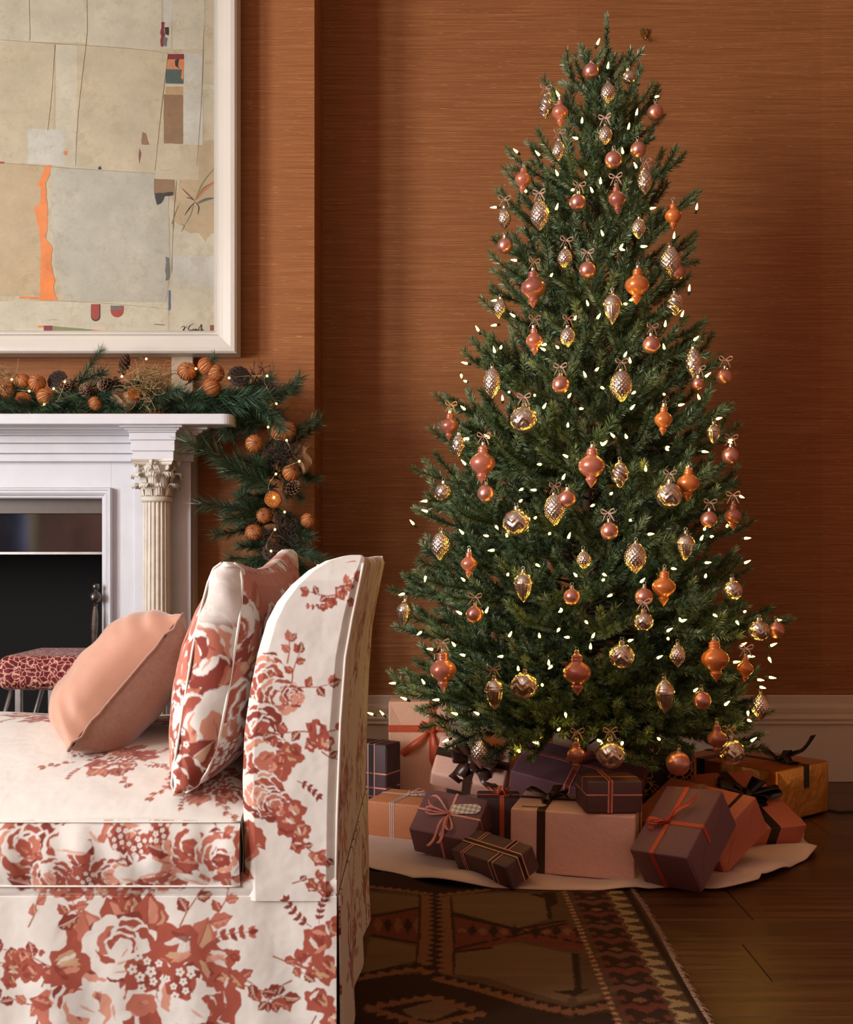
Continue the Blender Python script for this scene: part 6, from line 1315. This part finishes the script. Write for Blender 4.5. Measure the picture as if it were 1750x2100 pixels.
# ---------------------------------------------------------------- tree light string
B1 = [(830, 268), (740, 735), (715, 830), (1017, 775), (1065, 690), (355, 912), (487, 930), (985, 918), (1068, 1005), (690, 1133), (805, 1150), (853, 1100), (408, 1150), (585, 1255), (1150, 1248), (1425, 1255), (1290, 1428), (868, 1410), (968, 1490), (1100, 1475), (605, 578), (895, 410), (597, 1050), (230, 1240), (1180, 580), (768, 1045)]
B2 = [(515, 88), (1062, 28), (1178, 15), (695, 170), (1425, 250), (1125, 295), (1095, 318), (410, 298), (440, 383), (505, 385), (408, 428), (892, 325), (940, 395), (820, 400), (315, 462), (430, 552), (400, 575), (670, 530), (665, 562), (735, 550), (255, 633), (222, 690), (248, 727), (1298, 437), (1385, 385), (1295, 555), (1083, 595), (1115, 628), (933, 668), (880, 703), (403, 757), (475, 783), (440, 825), (610, 800), (788, 810), (962, 757), (1140, 782), (1295, 795), (1510, 703), (1480, 820), (1370, 853), (1117, 873), (850, 870), (242, 875), (655, 868), (262, 1028), (370, 1022), (1030, 1020), (1095, 1025), (972, 1060), (1305, 1075), (1605, 652), (1635, 1045), (1570, 925), (785, 965), (1450, 510)]
B3 = [(355, 45), (445, 40), (957, 72), (1063, 38), (797, 125), (1240, 88), (678, 158), (340, 160), (1148, 188), (1330, 172), (1400, 100), (1520, 50), (168, 322), (170, 370), (108, 428), (595, 268), (655, 273), (990, 292), (775, 225), (583, 325), (650, 400), (330, 470), (440, 480), (475, 435), (525, 482), (620, 455), (718, 467), (800, 490), (1078, 408), (1158, 472), (1410, 450), (1512, 438), (1395, 497), (1440, 482), (1590, 490), (1095, 525), (468, 543), (1265, 625), (1415, 600), (1590, 602), (528, 655), (625, 658), (657, 607), (838, 660), (957, 650), (960, 675), (1125, 687), (1190, 690), (995, 743), (335, 680), (1415, 665), (770, 815), (322, 830), (430, 823), (65, 738), (878, 862), (1305, 860), (1555, 862), (1453, 832), (1590, 820), (1730, 857), (160, 660), (1570, 300), (915, 340), (1310, 225)]
B4 = [(565, 210), (690, 213), (780, 103), (770, 178), (208, 190), (255, 262), (345, 248), (385, 287), (540, 290), (603, 347), (740, 330), (728, 325), (905, 213), (898, 260), (810, 213), (1053, 228), (1210, 188), (1268, 148), (1215, 220), (1170, 298), (1510, 248), (1540, 290), (1480, 315), (1625, 295), (1632, 248), (1625, 375), (1590, 415), (1580, 385), (103, 400), (220, 402), (148, 467), (280, 467), (55, 530), (12, 528), (355, 527), (442, 527), (795, 522), (700, 405), (765, 592), (685, 643), (608, 680), (318, 630), (927, 632), (962, 655), (1028, 640), (1180, 630), (1245, 735), (1470, 655), (1552, 637), (1590, 517), (1540, 515), (1445, 490), (1320, 433), (1540, 550)]
BUL = [(940+x/2.917, y/2.917) for x, y in B1]+[(860+x/2.574, 500+y/2.574) for x, y in B2]+[(800+x/2.1875, 880+y/2.1875) for x, y in B3]+[(760+x/1.9886, 1200+y/1.9886) for x, y in B4]
M['bulb'] = emit('warm_bulb', (1, .6, .075), 27); M['bulbbase'] = plain('green_socket', (24, 48, 30), .5); M['wire'] = plain('green_wire', (14, 26, 18), .5)
ls = tag(empty('tree_light_string', (axis_x(.3), TY, .3)), 'string of small warm white pointed bulbs on dark green wire wound round the tree', 'string lights'); ls.matrix_basis = Matrix.Translation(ls.location)
mb = MB(); mb.lathe([(.0028, 0), (.0036, .004), (.0034, .008), (.0024, .014), (.0010, .019), (.0003, .021)], 8); bp = mb.build('bulb', M['bulb'], ls, smooth=True)
mb = MB(); mb.lathe([(.0003, -.012), (.0036, -.012), (.0042, -.004), (.0040, .001), (.0003, .001)], 8); sp = mb.build('socket', M['bulbbase'], bp, smooth=True)
pos = []
for i, (px, py) in enumerate(BUL):
    p = surf(px, py, .95); d = Vector((p.x-axis_x(p.z), p.y-TY, .1)).normalized()
    d = (d+Vector((R.uniform(-.9, .9), R.uniform(-.3, .3), R.uniform(-.7, .9)))).normalized()
    o = bp if i == 0 else bp.copy()
    if i: link(o, ls); s2 = sp.copy(); link(s2, o)
    o.matrix_parent_inverse = ls.matrix_basis.inverted(); o.matrix_basis = Matrix.Translation(p)@d.to_track_quat('Z', 'X').to_matrix().to_4x4(); pos.append(p-d*.012)
# wire: visits the sockets in order round and down the tree, sagging into the branches
rest = sorted(pos, key=lambda p: -p.z); order = [rest.pop(0)]
while rest:
    q = order[-1]; k = min(range(len(rest)), key=lambda i: (rest[i]-q).length+max(0, q.z-rest[i].z)*.6); order.append(rest.pop(k))
dn = []
for a, b in zip(order, order[1:]):
    midp = (a+b)/2; ax = Vector((axis_x(midp.z), TY, midp.z)); ins = (ax-midp)*.5; L = (b-a).length
    if L > .22: continue
    for t in np.linspace(0, 1, max(3, int(L/.03)))[:-1]: dn.append(a.lerp(b, t)+ins*math.sin(PI*t)**.7+Vector((0, 0, -.02*L*math.sin(PI*t))))
runs = [[]]
for p in dn:
    if runs[-1] and (p-runs[-1][-1]).length > .05: runs.append([])
    runs[-1].append(p)
mb = MB()
for r_ in runs:
    if len(r_) > 2: mb.tube(r_, .0012, 4)
o = mb.build('wire', M['wire'], ls, smooth=True); o.matrix_parent_inverse = ls.matrix_basis.inverted()
